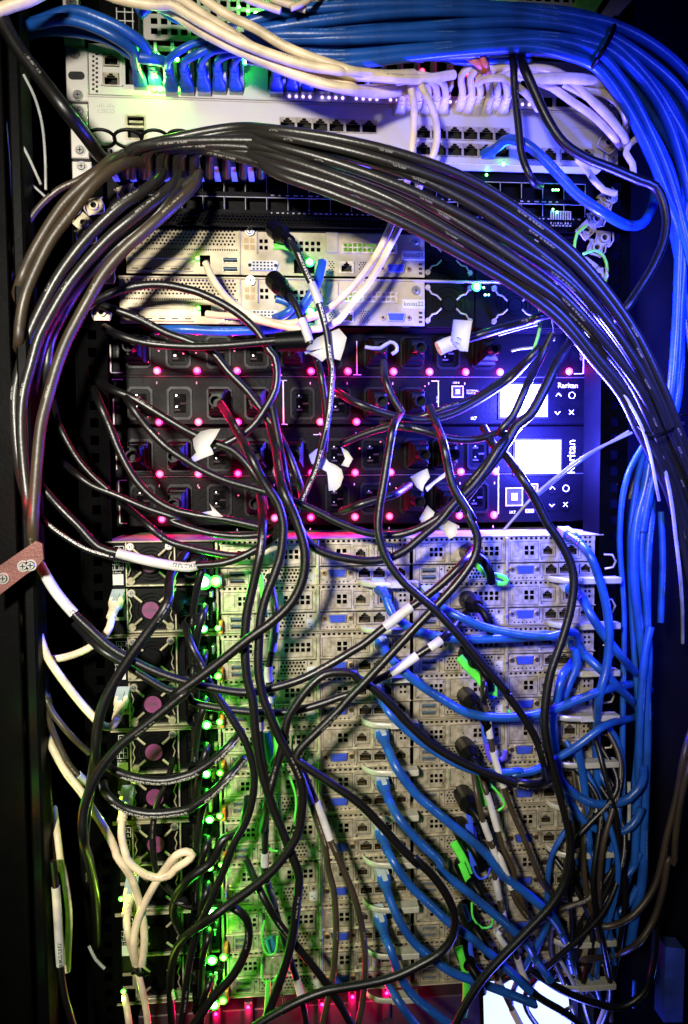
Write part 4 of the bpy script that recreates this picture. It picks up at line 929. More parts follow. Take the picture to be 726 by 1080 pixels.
# --- cream cables
cab(WB, 36, 96, 'a1:330,-60 420,-15 500,8 610,22 a2:0,20 120,85 250,152 380,205 520,250 640,272 a3:20,285@90 150,298@80 300,305@66 430,285@50', 'thick cream cable in front, sweeping from the top left down across the blue bundle', 'network_cable')
cab(WB, 38, 86, 'a1:480,-40 600,20 a2:0,40 100,110 200,165 300,212 420,262 560,312 680,340 a3:30,352@70 150,356@60 250,345@48 330,318@40', 'cream cable just below the thick front one, reaching the cream plugs', 'network_cable')
cab(WB, 34, 92, 'a2:90,-40 150,10 230,62 330,112 430,175 540,222 660,262 a3:30,270 160,285@76 280,280@60', 'cream cable entering from the top edge and merging above the front one', 'network_cable')
cab(WB, 34, 80, 'a2:-10,-40 60,8 130,60 220,118 320,185 430,238 560,290 690,325 a3:60,340@60 200,330@46', 'cream cable hidden halfway under the two front cream ones', 'network_cable')
cab(WB, 26, 84, 'a2:250,-30 300,0 360,22 420,42', 'short cream cable end at the top edge above the blue bundle, left one', 'network_cable')
cab(WB, 26, 84, 'a2:350,-30 410,2 470,20 520,38', 'short cream cable end at the top edge above the blue bundle, right one', 'network_cable')
cab(WB, 44, 104, 'a1:-60,70 0,38 50,18 110,0 190,-40', 'thick cream cable crossing the top left corner', 'network_cable')
cab(WB, 22, 90, 'a2:460,30 520,5 560,-30', 'thin cream cable end at the top edge beside the white openings', 'network_cable')
pk = 0
for i in range(13):
    if i == 6: continue
    x = 232 + i * 33.5; right_ = i > 6
    if not right_: p = 'a3:%d,372@22 %d,340@36 %d,312@46 %d,292@52 %d,282@54 %d,290@60 %d,300@66' % (x, x - 2, x - 14, x - 60, x - 130, x - 230, x - 380)
    else: p = 'a3:%d,372@22 %d,335@36 %d,295@46 %d,262@52 %d,262@50 %d,300@40' % (x, x - 1, x - 6, x + 26, x + 95, x + 190)
    cab(WB, 27, 30, p, 'cream cable bending %s out of jack %s from the left among the cream plugs' % ('right' if right_ else 'left', (ORD + ('eleventh', 'twelfth', 'thirteenth'))[i - (i > 6)]), 'network_cable', group='cream cables plugged in the upper switch, bending %s' % ('right' if right_ else 'left'), plug=rj_plug(WB, (0, 1, .35), .9))
LC = 'cream cable'
cab(WB, 26, 62, 'a3:520,318@40 560,300 620,300 680,335 a4:130,385@40 150,420@20', 'cream cable looping from the plugs to just left of the two black cables', 'network_cable')
cab(WB, 28, 50, 'a4:20,255 100,258 200,268 290,320 360,390 430,460 480,520 492,560@20', 'upper of the cream cables curving to the right end of the pale switch', 'network_cable')
cab(WB, 40, 56, 'a4:120,304 200,298 290,300 360,310 420,338@46 445,350@36', 'thick ribbed cream cable lying level at the upper right', 'network_cable')
cab(WB, 28, 44, 'a4:140,312 200,335 280,390 370,450 440,520 470,560@16', 'cream cable running parallel below the upper curving one', 'network_cable')
cab(WB, 28, 40, 'a4:250,318 320,355 400,420 450,480 478,545@14', 'cream cable between two others at the right end of the switches', 'network_cable')
cab(WB, 28, 50, 'a4:320,338 400,355 455,390 485,440 488,510@20', 'short cream cable bending straight down by the blue bundle', 'network_cable')
cab(WB, 24, 40, 'a4:540,522 500,556 488,585 512,625 515,665', 'cream cable hook beside the blue bundle below the others', 'network_cable')
cab(WB, 24, 26, 'a4:300,608 330,640 370,700 b4:350,20 400,75 450,90', 'pale grey cable dropping from the pale switch corner to the right', 'network_cable')
cab(WB, 27, 30, 'a3:262,290@50 268,340@60 276,390@56 278,450@48 272,560@34 258,670@30 b3:230,118@30 205,180@26 150,300@26 75,408@26 0,485@28 b2:600,530@30 520,565@34 440,585@34 330,562@30 230,500@26 165,420@22 134,355@14', 'left of the two cream cables hanging from the upper switch, ending at the upper appliance', 'network_cable', plug=None)
cab(WB, 27, 34, 'a3:290,288@50 308,335@62 338,390@58 362,470@50 362,560@40 312,690@32 b3:268,132@32 238,190@30 180,300@30 110,420@30 40,505@30 b2:640,575@34 570,605@38 500,608@38 400,590@34 280,560@26 190,555@20 138,548@14', 'right of the two cream cables hanging from the upper switch, ending at the lower appliance', 'network_cable')
for s_ in ('a3:258,668 259,690', 'a3:308,688 315,706', 'b3:228,112 234,126', 'b3:263,126 272,140'):
    p = W3(s_, 66); mb = MB(); mb.tube(p, 4.2, 0, 10); o0 = Vector((p[0][0], -p[0][1], p[0][2])) * .001
    tag(obj('cable_clip', mb.mesh('cable_clip', white, o0), None, o0), 'tiny cream clip on the charcoal cable bundle where the cream cables cross', 'clip', 'tiny cream clips on the charcoal bundle')
cab(mat('orange_jacket', (.7, .16, .06), .4), 26, 30, 'a3:430,180@50 480,212@62 520,240@66 560,275@56', 'short orange cable under the blue bundle behind the cream plugs', 'network_cable')
cab(MATS['orange_jacket'], 22, 26, 'a3:490,180@50 530,212@64 550,245@66 562,285@52', 'second short orange cable just right of the other orange one', 'network_cable')
# --- two black cables and a blue one at the upper right
cab(K, 28, 66, 'a4:35,180@40 55,240 62,340 78,480 92,600 130,690 b4:160,60@20', 'black cable hanging straight down in front of the pale switch at the right', 'power_cable')
cab(K, 36, 72, 'a4:75,190@40 100,260 140,350 190,460 250,550 330,605 430,645 540,690 b4:600,60 640,150 640,240 600,350 540,450 470,550 400,620@30', 'glossy black cable curving over the pale switch in a wide arc at the right', 'power_cable')
cab(B, 38, 52, 'a4:0,560@26 40,532@44 100,548 170,605 240,680 b4:300,90 400,160 500,212@30 550,205@20 590,140@10 600,60@0', 'blue cable leaving the last jack of the pale switch and dipping to the right', 'network_cable', plug=rj_plug(B, (.3, 1, 0)))
# --- charcoal twin-axial cables: right-hand bundle
GL = 'thick charcoal cable of the bundle sweeping from the black switch down to the right'
st = [((222, 137), (222, 168), 42), ((250, 133), (246, 166), 60), ((290, 135), (286, 178), 78), ((360, 146), (352, 202), 88), ((430, 166), (420, 232), 92), ((500, 196), (482, 268), 92),
      ((560, 234), (540, 304), 90), ((609, 272), (588, 340), 86), ((669, 345), (626, 382), 76), ((700, 405), (656, 416), 66), ((716, 448), (674, 450), 54), ((745, 530), (708, 525), 20), ((775, 640), (735, 640), -10), ((800, 760), (770, 760), -40)]
for i in range(13):
    rr = random.Random(90 + i); t = (i % 8) / 7. if i < 8 else (.1, .3, .5, .7, .9)[i - 8]; ph = rr.uniform(0, 6); pts = []
    xs = 134 + (i % 9) * 17.6 + (5 if i > 8 else 0)
    pts += [(xs, 186, 16), (xs, 172, 30), (xs + 3, 158, 44)]
    pts = [p for p in pts]
    k0 = 1 if i < 6 else 2
    for k, (a, b, dd) in enumerate(st[k0:]):
        tt = t + .05 * math.sin(k * .8 + ph)
        pts.append((a[0] + (b[0] - a[0]) * tt, a[1] + (b[1] - a[1]) * tt, dd - (10 if i > 7 else 0) + 4 * math.sin(k * .7 + ph)))
    if i < 4: pts.insert(3, (xs + 30, 150 + i * 2, 54))
    cab(G, 34, 0, '', GL if i not in (0, 7) else ('uppermost' if i == 0 else 'lowermost') + ' thick charcoal cable of the bundle sweeping down to the right', 'copper_cable', group='charcoal cables of the right-hand bundle', px=pts, wob=.5)
tie([(717, 447, 48), (704, 456, 70), (690, 460, 74), (676, 452, 66), (670, 444, 56)], 1.3, 'black cable tie round the charcoal bundle at the right')
# --- charcoal cables: left-hand arcs
cab(GB, 22, 50, 'a1:480,612@20 420,618@36 b1:300,35@50 230,68 150,140 90,230 55,310 38,400@40 15,520@10 -30,640@-30', 'outermost thin brown cable arcing left from the black switch', 'copper_cable')
cab(GB, 38, 62, 'a1:520,640@20 500,605@36 430,612@50 b1:380,0 310,60 240,130 180,220 120,330 80,430 58,520@40 40,640@25 c1:10,140@0 -30,300@-40', 'second brown cable from the left arcing down from the black switch', 'copper_cable')
cab(GB, 38, 66, 'a1:560,660@20 530,620@40 b1:430,-5@60 350,60 280,150 200,260 140,380 100,480 80,570 72,650 c1:68,60@36 66,150@25 40,330@0 0,520@-40', 'third brown cable arcing left, with worn white print near its low end', 'copper_cable')
GA = 'brown charcoal cable of the wide left arc, %s of its five'
cab(G, 40, 60, 'b1:620,0@20 610,30@40 540,85@56 470,130 370,222 290,312 220,410 160,520 110,630 84,730 c1:60,200 62,330 75,480 90,620@40 d1:100,120@20', GA % 'outermost', 'copper_cable')
cab(G, 40, 66, 'b1:690,10@20 670,45@44 600,110@60 520,172 420,254 330,350 260,440 200,540 150,640 125,730 c1:92,210 84,330 92,480 110,650 d1:120,130@30 130,330@0', GA % 'second', 'copper_cable')
cab(G, 38, 54, 'b1:700,40@44 640,120 580,190 470,275 370,365 290,445 230,525 180,620 150,726 c1:120,250@40 110,420@20', GA % 'third', 'copper_cable')
cab(GB, 42, 72, 'b1:760,10@20 740,60@46 660,140@66 560,230 480,300 400,390 345,480 295,570 255,650 225,730 c1:190,200 160,320 145,450 132,600 125,726 d1:130,120@60', GA % 'innermost and longest', 'copper_cable')
cab(G, 36, 48, 'b1:740,30@44 620,120 540,190 440,290 360,370 285,470 235,560 195,650 180,760 c1:150,200@30', GA % 'fourth', 'copper_cable')
# --- their plugs and pull rings in the black switch
for i in range(9):
    px = 134 + i * 17.6; a = P(px, 182, -10)
    t = thing('cable_plug', 'black cable plug with a silver latch, %s from the left in the black switch' % ORD[i], 'plug', (a[0], -10, a[2]), 'silver latched plugs in the black switch')
    mb = MB(); mb.box(-5, -9, 5, 6, -4, 26, 0, 2); mb.disc(0, 0, 5, 26, 34, 0, 14, 4); sub('plug_body', mb, blackp, t)
    mb = MB(); mb.prism([(-10.4, -10), (-5.2, -10), (-6.4, -2), (-7.2, 5), (-8.6, 5), (-9.4, -2)], 4, 36); sub('latch', mb, white, t)
    mb = MB(); mb.box(-6.5, 8, 6.5, 10.5, 22, 24, 0); sub('plug_label', mb, white, t)
for i, px in enumerate((107, 135, 164, 190)):
    a = P(px, 146 + i * .3, 34); t = obj('pull_ring', None); bpy.data.objects.remove(t)
    mb = MB(); n = 22; pts = [(11.5 * math.cos(2 * math.pi * k / n), 34 + 5 * math.sin(2 * math.pi * k / n), 5.2 * math.sin(2 * math.pi * k / n)) for k in range(n + 1)]
    mb.tube([(x, dd - 34, z) for x, dd, z in pts], 1, 0, 6, cap=False, flat=(1.6, .8)); mb.box(-6, -9, 6, -3.5, -16, -12, 0)
    t = obj('pull_ring', mb.mesh('pull_ring', blackp), None, (a[0] * .001, -.034, a[2] * .001)); tag(t, 'black pull ring in front of the pale switch, %s from the left' % ('first', 'second', 'third', 'fourth')[i], 'pull ring', 'black pull rings of the cable plugs')
cab(K, 50, 100, 'a1:-30,-60 0,50 60,172 150,292 250,420 330,520@80 380,590@50 430,640@20', 'very thick black cable slanting down from the top left corner to the black switch', 'power_cable')
cab(GR, 10, 60, 'a1:90,288 130,370 160,470 175,600 178,726', 'thin grey wire hanging at the far left beside the switches', 'thin_wire', 'wire')
cab(GR, 10, 62, 'a1:70,525 110,600 158,708', 'short thin grey wire slanting at the far left below the thick black cable', 'thin_wire', 'wire')
cab(GR, 9, 40, 'b1:80,22 130,62 175,104', 'short thin grey wire crossing beside the brown arcs', 'thin_wire', 'wire')
cab(GR, 7, 40, 'a1:8,180 18,300 22,420 36,600 b1:40,60 60,260', 'thin dark grey wire hanging along the cabinet edge', 'thin_wire', 'wire')
cab(GR, 7, 30, 'b1:96,280 120,360 132,440 138,540', 'thin grey wire behind the brown arcs', 'thin_wire', 'wire')
# --- leads with white sleeves out of the appliances
cab(KP, 26, 30, 'b2:430,252@26 470,290@44 505,365@54 560,480@56 600,620@56 612,720@56 c2:618,100@58 612,200@60 600,300@60 578,400@58 555,490@54 525,560@48 485,655@40', 'black printed lead from the upper appliance with a white sleeve, hanging to the middle', 'power_cable', sleeves=('b2:530,425 572,512',), plug=moulded_plug)
cab(K, 26, 34, 'b2:430,452@26 462,485@40 500,570@46 540,680@48 560,726 c2:575,120@46 592,220@44 598,320@40 590,420@30', 'black lead from the lower appliance with a white sleeve, behind the printed one', 'power_cable', sleeves=('b2:500,568 532,665',), plug=moulded_plug)
cab(B, 34, 0, 'b2:-60,610@-8 40,606@0 160,612 290,612 420,600 480,560@6 520,500@14 560,430@16 580,350@6', 'blue cable lying level under the lower appliance and rising to its jack', 'network_cable')
cab(B, 30, 12, 'b2:405,490 440,500 470,520 440,545 400,560@-4', 'short blue cable loop between the two appliances', 'network_cable')
def strap(path, w, t_, m, label, name, cat, d=20, group=None):
    W_ = [P(*p) for p in spline(tiles(path, d), 5)]; mb = MB(); mb.tube(W_, 1, 0, 8, flat=(mm_w(w, d), t_))
    o0 = Vector((W_[0][0], -W_[0][1], W_[0][2])) * .001
    return tag(obj(name, mb.mesh(name, m, o0), None, o0), label, cat, group)
strap('b2:395,292 430,290 470,302', 24, 1, greentab, 'green pull tab under the black plug of the upper appliance', 'pull_tab', 'pull tab', 16)
# --- power leads over the power units
LK = 'black power lead '
cab(K, 30, 30, 'b1:300,590@0 330,525@20 430,470 550,440 640,440 726,458 b2:100,465 200,510 280,562 340,622 380,690 c2:400,60 410,120 402,185 368,250 310,330 240,378 160,415', LK + 'arching over the lower appliance and curling back to a white flag label', 'power_cable')
cab(K, 30, 22, 'b1:330,500@0 400,520 520,562 640,622 726,652 b2:90,655 160,695 c2:150,40 220,112 300,195 370,292 420,372 460,455 490,540 505,605@0', LK + 'running diagonally down across the upper power unit', 'power_cable')
cab(K, 30, 40, 'b1:400,600@10 460,630 550,656 726,672 b2:200,670 330,660 420,652', LK + 'lying level above the first outlet row, ending in a long plug', 'power_cable')
p = W3('b2:400,656 520,650', 42); mb = MB(); mb.tube(p, [8, 9.5], 0, 14); part('plug', mb, blackp, COL.objects['power_cable.006'] if False else [o for o in COL.objects if o.get('label', '').startswith(LK + 'lying level')][0])
cab(K, 30, 34, 'c1:380,160@0 440,192 500,214 600,272 726,345 c2:80,350 160,385 230,410 290,465 340,545 360,640@10', LK + 'starting left of the second outlet row, sloping under the white flag', 'power_cable')
cab(K, 30, 50, 'c1:470,200@20 500,242 560,322 640,402 726,462 c2:100,480 200,530 350,575 450,605 560,650 640,690 d3:0,45 100,78 200,88 300,60@56 c3:400,650@60 480,555 560,465 620,385 650,360 c4:5,350@64 55,285@66 108,165@66 150,80 205,-30', LK + 'crossing both power units and rising to the display at the right', 'power_cable')
cab(K, 30, 40, 'c1:360,180@0 385,240 420,320 460,420 520,530 600,612 680,652 726,662 c2:100,668 200,680 300,700 d2:340,55', LK + 'falling steeply left of the power units, then level to the knot', 'power_cable')
cab(K, 22, 44, 'c1:200,215@10 230,330 290,440 350,510 415,566', 'thin glossy black lead left of the power units', 'power_cable')
cab(K, 26, 46, 'c1:240,460@20 300,512 350,550 450,592 560,640 680,682 d2:0,32 80,62 180,84 300,90 380,74 440,20@56 c3:-180,640@60', LK + 'coming from the left low across the fourth outlet row into the knot', 'power_cable')
cab(K, 28, 36, 'c1:480,630@0 560,700 d1:640,110 726,136 d2:73,132 160,155 270,165 360,130 410,80@50', LK + 'dipping just below the power units above the topmost server', 'power_cable')
cab(K, 32, 66, 'c2:390,250@30 420,420@40 d2:465,0@60 500,70 540,130 620,168 726,186 d3:100,188 170,180 240,148 310,90 380,30 430,-30 c3:500,560 570,470 620,390 680,330@50', LK + 'sagging in a wide arc across the top plate of the topmost server', 'power_cable')
cab(K, 30, 58, 'c1:120,480@30 150,540 220,625 300,706 d1:380,135 450,158 600,196 726,212 d2:100,205 200,195 300,155 400,90 430,40@70', 'black lead with a long white sleeve over the first fan of the topmost server', 'power_cable', sleeves=('d1:450,156 d2:98,206',))
cab(KP, 24, 52, 'c1:130,600@30 d1:150,10 200,60 260,102 330,142 430,172 520,186@40', 'black printed lead running close beneath the one with the long white sleeve', 'power_cable')
cab(K, 32, 64, 'c1:100,500@30 d1:110,130@40 150,200 210,300 285,388 350,450 430,522 520,575 620,622 726,655 d2:80,660 200,682 300,690 400,670 500,640 600,590 700,530 d3:80,510 165,442 270,362 330,320 400,262 470,192 512,140@30', 'long black lead with white sleeves from the left edge up to a green tabbed plug', 'power_cable', sleeves=('d1:150,200 285,385', 'd3:168,440 268,362'))
cab(K, 30, 54, 'd1:285,430@30 390,530 480,582 560,632 650,682 726,702 e2:80,70 200,100 350,116 450,114 560,88 660,52 d3:55,690 120,650 190,615 290,548 380,490 450,420@30 500,360@16', LK + 'sagging across the second server, its right end with two white sleeves', 'power_cable', sleeves=('d3:190,615 285,550', 'd3:335,520 382,490'))
# --- verticals through the middle
cab(K, 36, 78, 'c2:340,560@30 348,640@50 d2:352,50@70 345,150 318,280 292,400 285,520 292,640 e2:312,60 325,200 350,340 385,455 425,560 465,660 f2:490,160 482,260 468,380 440,500 400,620 355,740', 'thickest black lead falling from the knot under the power units to the bottom', 'power_cable')
cab(K, 34, 86, 'c2:190,240@-10 230,300@30 260,350@50 310,440 360,540 410,620 430,700 d2:430,80 422,160 398,240 368,320 348,400 340,500 338,600 352,700 e2:370,100 420,220 470,310 505,400 505,490 490,580 440,660 f2:400,130 310,205 225,265 140,330 70,380@60 25,440@40 0,560@10 5,740@0', 'black lead falling from a second row outlet and swinging back left at the bottom', 'power_cable')
cab(K, 36, 92, 'c2:378,300@20 400,400@40 430,570 470,655 d2:455,0 492,60 516,150 510,250 470,340 400,412 300,482 200,562 100,640 0,715 e1:726,24 640,100 550,170 460,240 390,320 340,420 320,500 322,600 345,690@60 f1:365,250@30 375,520@-20', 'black lead crossing diagonally from the knot down to the lower left', 'power_cable')
cab(K, 34, 88, 'c3:340,250@20 370,330@40 392,400 408,480 430,560 470,625 510,690 d3:480,0 522,90 514,168 460,252 385,335 300,422 200,532 100,642 20,726 e2:660,90 560,190 492,258 478,292 500,310 560,350 640,402 726,462 e3:80,462 150,540 220,622 300,702 f3:265,85 340,150 400,230 434,310 430,385 390,445 300,500 200,545 100,570 0,588 f2:600,598 500,636 400,690 320,740', 'longest black lead, looping from the lower power unit round the middle to the bottom left', 'power_cable')
cab(K, 32, 96, 'c3:230,270@50 200,330 184,420 160,560 145,640 140,726 d3:145,80 160,152 192,212 240,270 300,322 360,372 450,470 540,582 640,702 e4:20,30 100,140 150,228 175,305 182,370@60', 'black lead that drops by the fourth outlet row and crosses diagonally over the right-hand servers', 'power_cable')
cab(K, 34, 74, 'e2:350,560@50 370,450 400,340 430,240 450,140 490,73 530,20 590,-32 d2:650,612 700,618 d3:60,635 120,672 180,728 e3:180,80 260,160 350,240 450,300 540,340 640,378 720,398 e4:60,380 140,388 190,372@50', 'thick black lead arching over the middle and sloping down to the right', 'power_cable')
cab(K, 34, 84, 'c4:-60,330@20 -20,400@40 30,440@60 90,520 140,600 190,700 d4:222,92 264,170 285,240 280,340 258,440 230,530 200,620 182,726 e4:180,80 176,160 190,260 220,380 250,490 274,600 f4:272,20 272,110 255,185 205,270 130,350 60,420 0,480 f3:540,550 490,625 450,700 430,750', 'glossy black lead from the lower display down the right side to the bottom', 'power_cable')
cab(K, 30, 56, 'd2:45,380@20 60,440@40 80,510 120,590 150,660 e2:150,20 232,132 290,232 320,335 318,430 290,530 240,620 f2:200,140 150,260 100,380 70,520 52,660 40,740', 'black lead from the first power supply down through the green glow', 'power_cable', plug=moulded_plug)
cab(K, 36, 74, 'd2:60,160@30 0,250@50 d1:640,348 572,448 500,550 440,650 400,730 e1:398,90 374,180 366,280 345,400@50 325,540 330,700@20 f1:345,330@-40 350,600@-80 360,780@-80', 'black lead from the topmost power supply curving down to the left edge', 'power_cable')
cab(KP, 34, 62, 'e1:400,310@40 420,330 480,355 560,372 640,374 726,352 e2:90,345 160,300 230,235 270,180@50', 'upper of two printed black leads sagging in the lower left', 'power_cable')
cab(KP, 34, 66, 'e1:396,385@40 412,430 470,478 560,502 650,498 726,482 e2:90,468 160,420 230,350 280,288@50', 'lower of two printed black leads sagging in the lower left', 'power_cable')
cab(K, 24, 30, 'e1:665,290@10 640,380 605,450 584,550 586,640 600,726 f1:605,150 650,215 726,265 f2:20,260 90,282 160,270@20', 'thin black lead hanging in front of the lower power supplies', 'power_cable')
cab(K, 34, 68, 'f2:170,262@40 240,278 290,320 302,385 285,460 240,540 165,622 85,735', 'black lead curling out of the green glow to the lower left', 'power_cable')
cab(K, 30, 66, 'f2:290,100@40 350,235 410,338 470,412 530,485 590,560 650,650 700,740', 'black lead sloping down right near the bottom middle', 'power_cable')
cab(GB, 26, 60, 'e2:480,300@50 495,350 540,460 565,540 590,620 605,726 f2:620,200 630,300 632,400 620,550 585,720', 'brown lead with a white sleeve falling left of centre at the bottom', 'power_cable', sleeves=('e2:490,345 540,460',))
cab(GB, 26, 56, 'e2:500,320@50 540,420 570,490 610,600 650,690 f3:0,115 50,235 80,350 92,480 80,640 60,740', 'brown lead with a white sleeve falling right beside its twin', 'power_cable', sleeves=('e2:550,465 608,600',))
cab(K, 26, 40, 'd2:378,240@20 400,370 392,500 372,620 e2:385,50 345,150 350,250 368,400 362,560 360,700 f2:368,180 400,280 440,420 490,580 515,700 520,740', 'grey black lead with several white sleeves hidden behind the thick middle leads', 'power_cable', sleeves=('d2:395,420 388,545', 'd2:374,600 370,640', 'e2:388,40 378,70', 'e2:350,140 346,175', 'e2:362,660 361,710', 'f2:368,190 395,270', 'f2:482,560 510,640'))
cab(GB, 24, 48, 'd1:160,640@30 190,730 e1:165,30@48 200,110 270,200 340,268@30', 'thin brown lead at the lower left, upper of three', 'power_cable')
cab(GB, 24, 46, 'e1:165,80@48 220,220 270,320 328,382@30', 'thin brown lead at the lower left with a pale end', 'power_cable', sleeves=('e1:300,352 328,382',))
cab(K, 22, 40, 'e1:175,200 185,400 200,560 215,726 f1:225,150', 'thin black lead hanging along the left edge by the cream cable', 'power_cable')
cab(K, 26, 64, 'f1:205,100 214,200 232,500 250,620 290,760', 'black lead with a long white sleeve at the lower left edge', 'power_cable', sleeves=('f1:214,202 232,500',))
cab(K, 34, 48, 'f1:690,560@-10 710,420@0 f2:10,290@20 60,180 160,100 200,20 e2:270,560@40 300,440', 'black lead rising behind the green glow at the bottom', 'power_cable')
# --- leads at the right of the power units
cab(K, 30, 24, 'c3:-20,190@-20 0,200@0 60,235 150,270 250,296 330,302 420,280 500,240 580,190 650,140 726,60@40 c4:160,20@40', LK + 'curving from the upper middle under the upper display up to the right', 'power_cable')
cab(K, 26, 16, 'c3:150,310@-10 290,292@10 400,255 500,222 600,160 680,100 726,55@30', LK + 'crossing just above the curving one', 'power_cable')
cab(K, 34, 30, 'b3:440,655@20 550,622 640,595 726,572 b4:150,560@40 215,545', 'glossy black lead with a white flag label below the lower appliance fan', 'power_cable')
cab(K, 30, 34, 'c3:0,390@0 100,350@10 200,325@20 300,338 420,375 520,376 600,350 660,316 726,280@50', LK + 'passing level under the upper display', 'power_cable')
cab(K, 30, 50, 'c3:0,650@30 60,628 130,606 200,588 262,550@20', LK + 'rising to the plug with the curled tag in the third row', 'power_cable')
cab(K, 28, 58, 'c3:165,80@30 172,150 195,210 235,276', 'short black lead hooked from the white wire hook', 'power_cable')
cab(GR, 14, 30, 'c3:92,20 150,25 190,2 212,14 214,36 195,50', 'white wire hook over a plug in the first outlet row', 'wire_hook', 'hook')
cab(K, 40, 60, 'c3:440,640@30 520,540 600,440 645,372 c4:70,325 120,285@62 178,180@62 222,85 285,-20@50', 'thick black lead rising steeply beside the white displays', 'power_cable')
cab(mat('painted_highlight_grey', (.55, .55, .62), .35), 11, 70, 'b4:180,512 280,618 360,715 c4:320,0 400,82 470,182 515,260 545,320 565,380 585,460 600,540 615,610@50', 'thin pale strand painting the highlight along the lower edge of the charcoal bundle', 'thin_cable')  # edge highlight of a black cable, built as a separate pale strand
cab(GR, 11, 66, 'c4:510,348 350,425 220,520 130,600 60,680 20,726', 'thin grey strap line from the bundle tie down past the lower display, upper strand', 'thin_cable')
cab(GR, 9, 60, 'c4:500,345 330,450 210,540 140,596', 'thin grey strap line from the bundle tie down past the lower display, lower strand', 'thin_cable')
cab(GR, 14, 40, 'c4:625,440 650,540 668,640 d4:668,0 680,100 690,195 700,330@20 705,500@-20', 'thin pale lead hanging in the dark at the right', 'thin_cable')
for s_, l in (('b4:0,628 80,606 150,590', 'upper'), ('b4:50,690 90,680 148,675', 'lower'), ('b4:205,570 212,600 213,650', 'upright')): cab(GR, 9, 10, s_, 'short shiny wire under the lower appliance fan, the %s one' % l, 'thin_wire', 'wire')
for s_, l in (('c4:40,132 100,88 145,40 150,20', 'bending up over the upper display'), ('b4:140,500 160,540 155,610 120,726', 'hanging beside the appliance fan'), ('b4:325,318 370,305 405,330 418,380 405,445', 'looped at the right rail'), ('b4:335,210 300,240 290,300', 'short, at the right rail')):
    cab(GN, 12, 16, s_, 'thin green lit wire ' + l, 'thin_wire', 'wire')
# --- blue cables of the servers
def blu(w, d, path, label, plug=rjB, m=B): return cab(m, w, d, path, label, 'network_cable', plug=plug)
blu(34, 40, 'd3:170,325@34 192,385 240,430 330,468 450,488 560,488 d4:0,485 100,480 170,470 230,480@20', 'blue cable from the second left-hand node, running level beneath the purple tab')
blu(32, 52, 'd3:370,358@40 450,400 550,440 650,462 726,472 d4:200,475 250,462 300,470@30 290,560@10 240,640 220,726', 'blue cable running level over the first right-hand servers and bending down')
blu(34, 46, 'd3:175,545@34 240,612 310,668 400,726 e3:390,75 480,115 570,130 700,127 e4:100,130 200,105 300,68 400,30 500,8@0 570,-10@-50', 'blue cable from the third left-hand node, rising to the far right')
blu(30, 40, 'e3:160,70@30 180,110 260,190 340,252 430,305 520,340 620,346 700,340 e4:50,350 130,340 220,290 300,240 400,165 510,135@0 580,120@-50', 'blue cable dipping under the thick black lead, then rising to the right')
blu(36, 50, 'e3:178,250@34 210,322 280,420 380,510 480,590 560,660 610,726 f3:620,160 726,240 f4:200,310 250,400@20 280,520@0', 'blue cable from the sixth left-hand node, sloping down to the right')
blu(34, 54, 'e3:178,445@34 220,522 300,612 380,690 f3:380,130 500,230 620,335 700,410 f4:140,480@30 200,560', 'blue cable from the seventh left-hand node, sloping down to the right')
blu(34, 46, 'f3:175,55@34 205,110 260,190 340,270 420,345 490,392 560,450 650,530 726,600', 'blue cable from the eighth left-hand node')
blu(34, 42, 'f3:182,235@34 220,322 280,412 360,482 430,532 530,570 640,612 740,650', 'blue cable from the ninth left-hand node')
blu(34, 44, 'f3:170,395@34 190,440 222,532 270,612 350,682 440,750', 'blue cable from the lowest left-hand node')
blu(32, 30, 'f3:180,570@10 220,642 300,750', 'blue cable passing the silver lever below the lowest server', None)
blu(34, 50, 'd4:310,120@34 350,165 385,250 415,360 425,470 412,600 385,700 e4:385,60@30 375,200@10 382,440@0', 'blue cable from the topmost right-hand jack, hanging down the right side')
blu(34, 44, 'd4:318,330@34 350,392 400,470 460,545 530,620@0 580,680@-40', 'blue cable from the second right-hand jack, slanting into the dark')
blu(34, 40, 'd4:330,545@30 380,590 440,650 520,735@0 570,800@-40', 'blue cable from the third right-hand jack, slanting into the dark')
blu(34, 30, 'd4:290,520 300,580 270,650 240,726 e4:215,100 210,180 225,300 238,372 290,425 360,460 430,464 500,440 545,385 555,320@10', 'blue cable making the upper of two low loops at the right', None)
blu(32, 26, 'e4:250,420@20 330,530 400,570 450,575 510,550 540,500 545,480', 'blue cable making the lower of two low loops at the right', None)
blu(32, 20, 'e4:300,240@30 325,380 335,500 350,640 f4:340,0 365,150 400,280 430,420', 'blue cable hanging straight down right of the servers', None)
blu(30, 6, 'e4:400,150 440,200 468,290 470,430', 'short dark blue cable curving down right of the servers', None)
blu(32, 10, 'd4:580,440 560,540 e4:520,700', 'dark blue cable slanting behind the upright ones', None)
blu(38, 4, 'c4:580,440 560,560 530,680 d4:520,180 525,320 545,500 562,640 e4:565,60 568,220 562,400 552,600 f4:552,60 548,180 525,300 505,430', 'long upright blue cable hanging from the bundle tie to the bottom right', None)
blu(34, 0, 'c4:590,450 585,600 d4:585,0 572,120 566,260 568,420 575,560 568,726', 'second long upright blue cable close to the first one', None)
blu(26, 0, 'd4:620,0 628,200 622,420', 'faint dark blue cable hanging further right', None)
blu(18, 14, 'f4:300,90 335,210 385,330', 'thin glossy blue cable low at the right', None)
blu(26, 10, 'f4:545,70 510,140 460,185 400,190', 'blue cable end curving left at the lower right', None)
blu(26, 4, 'f4:530,200 500,260 440,310 400,310', 'darker blue cable end curving left at the lower right', None)
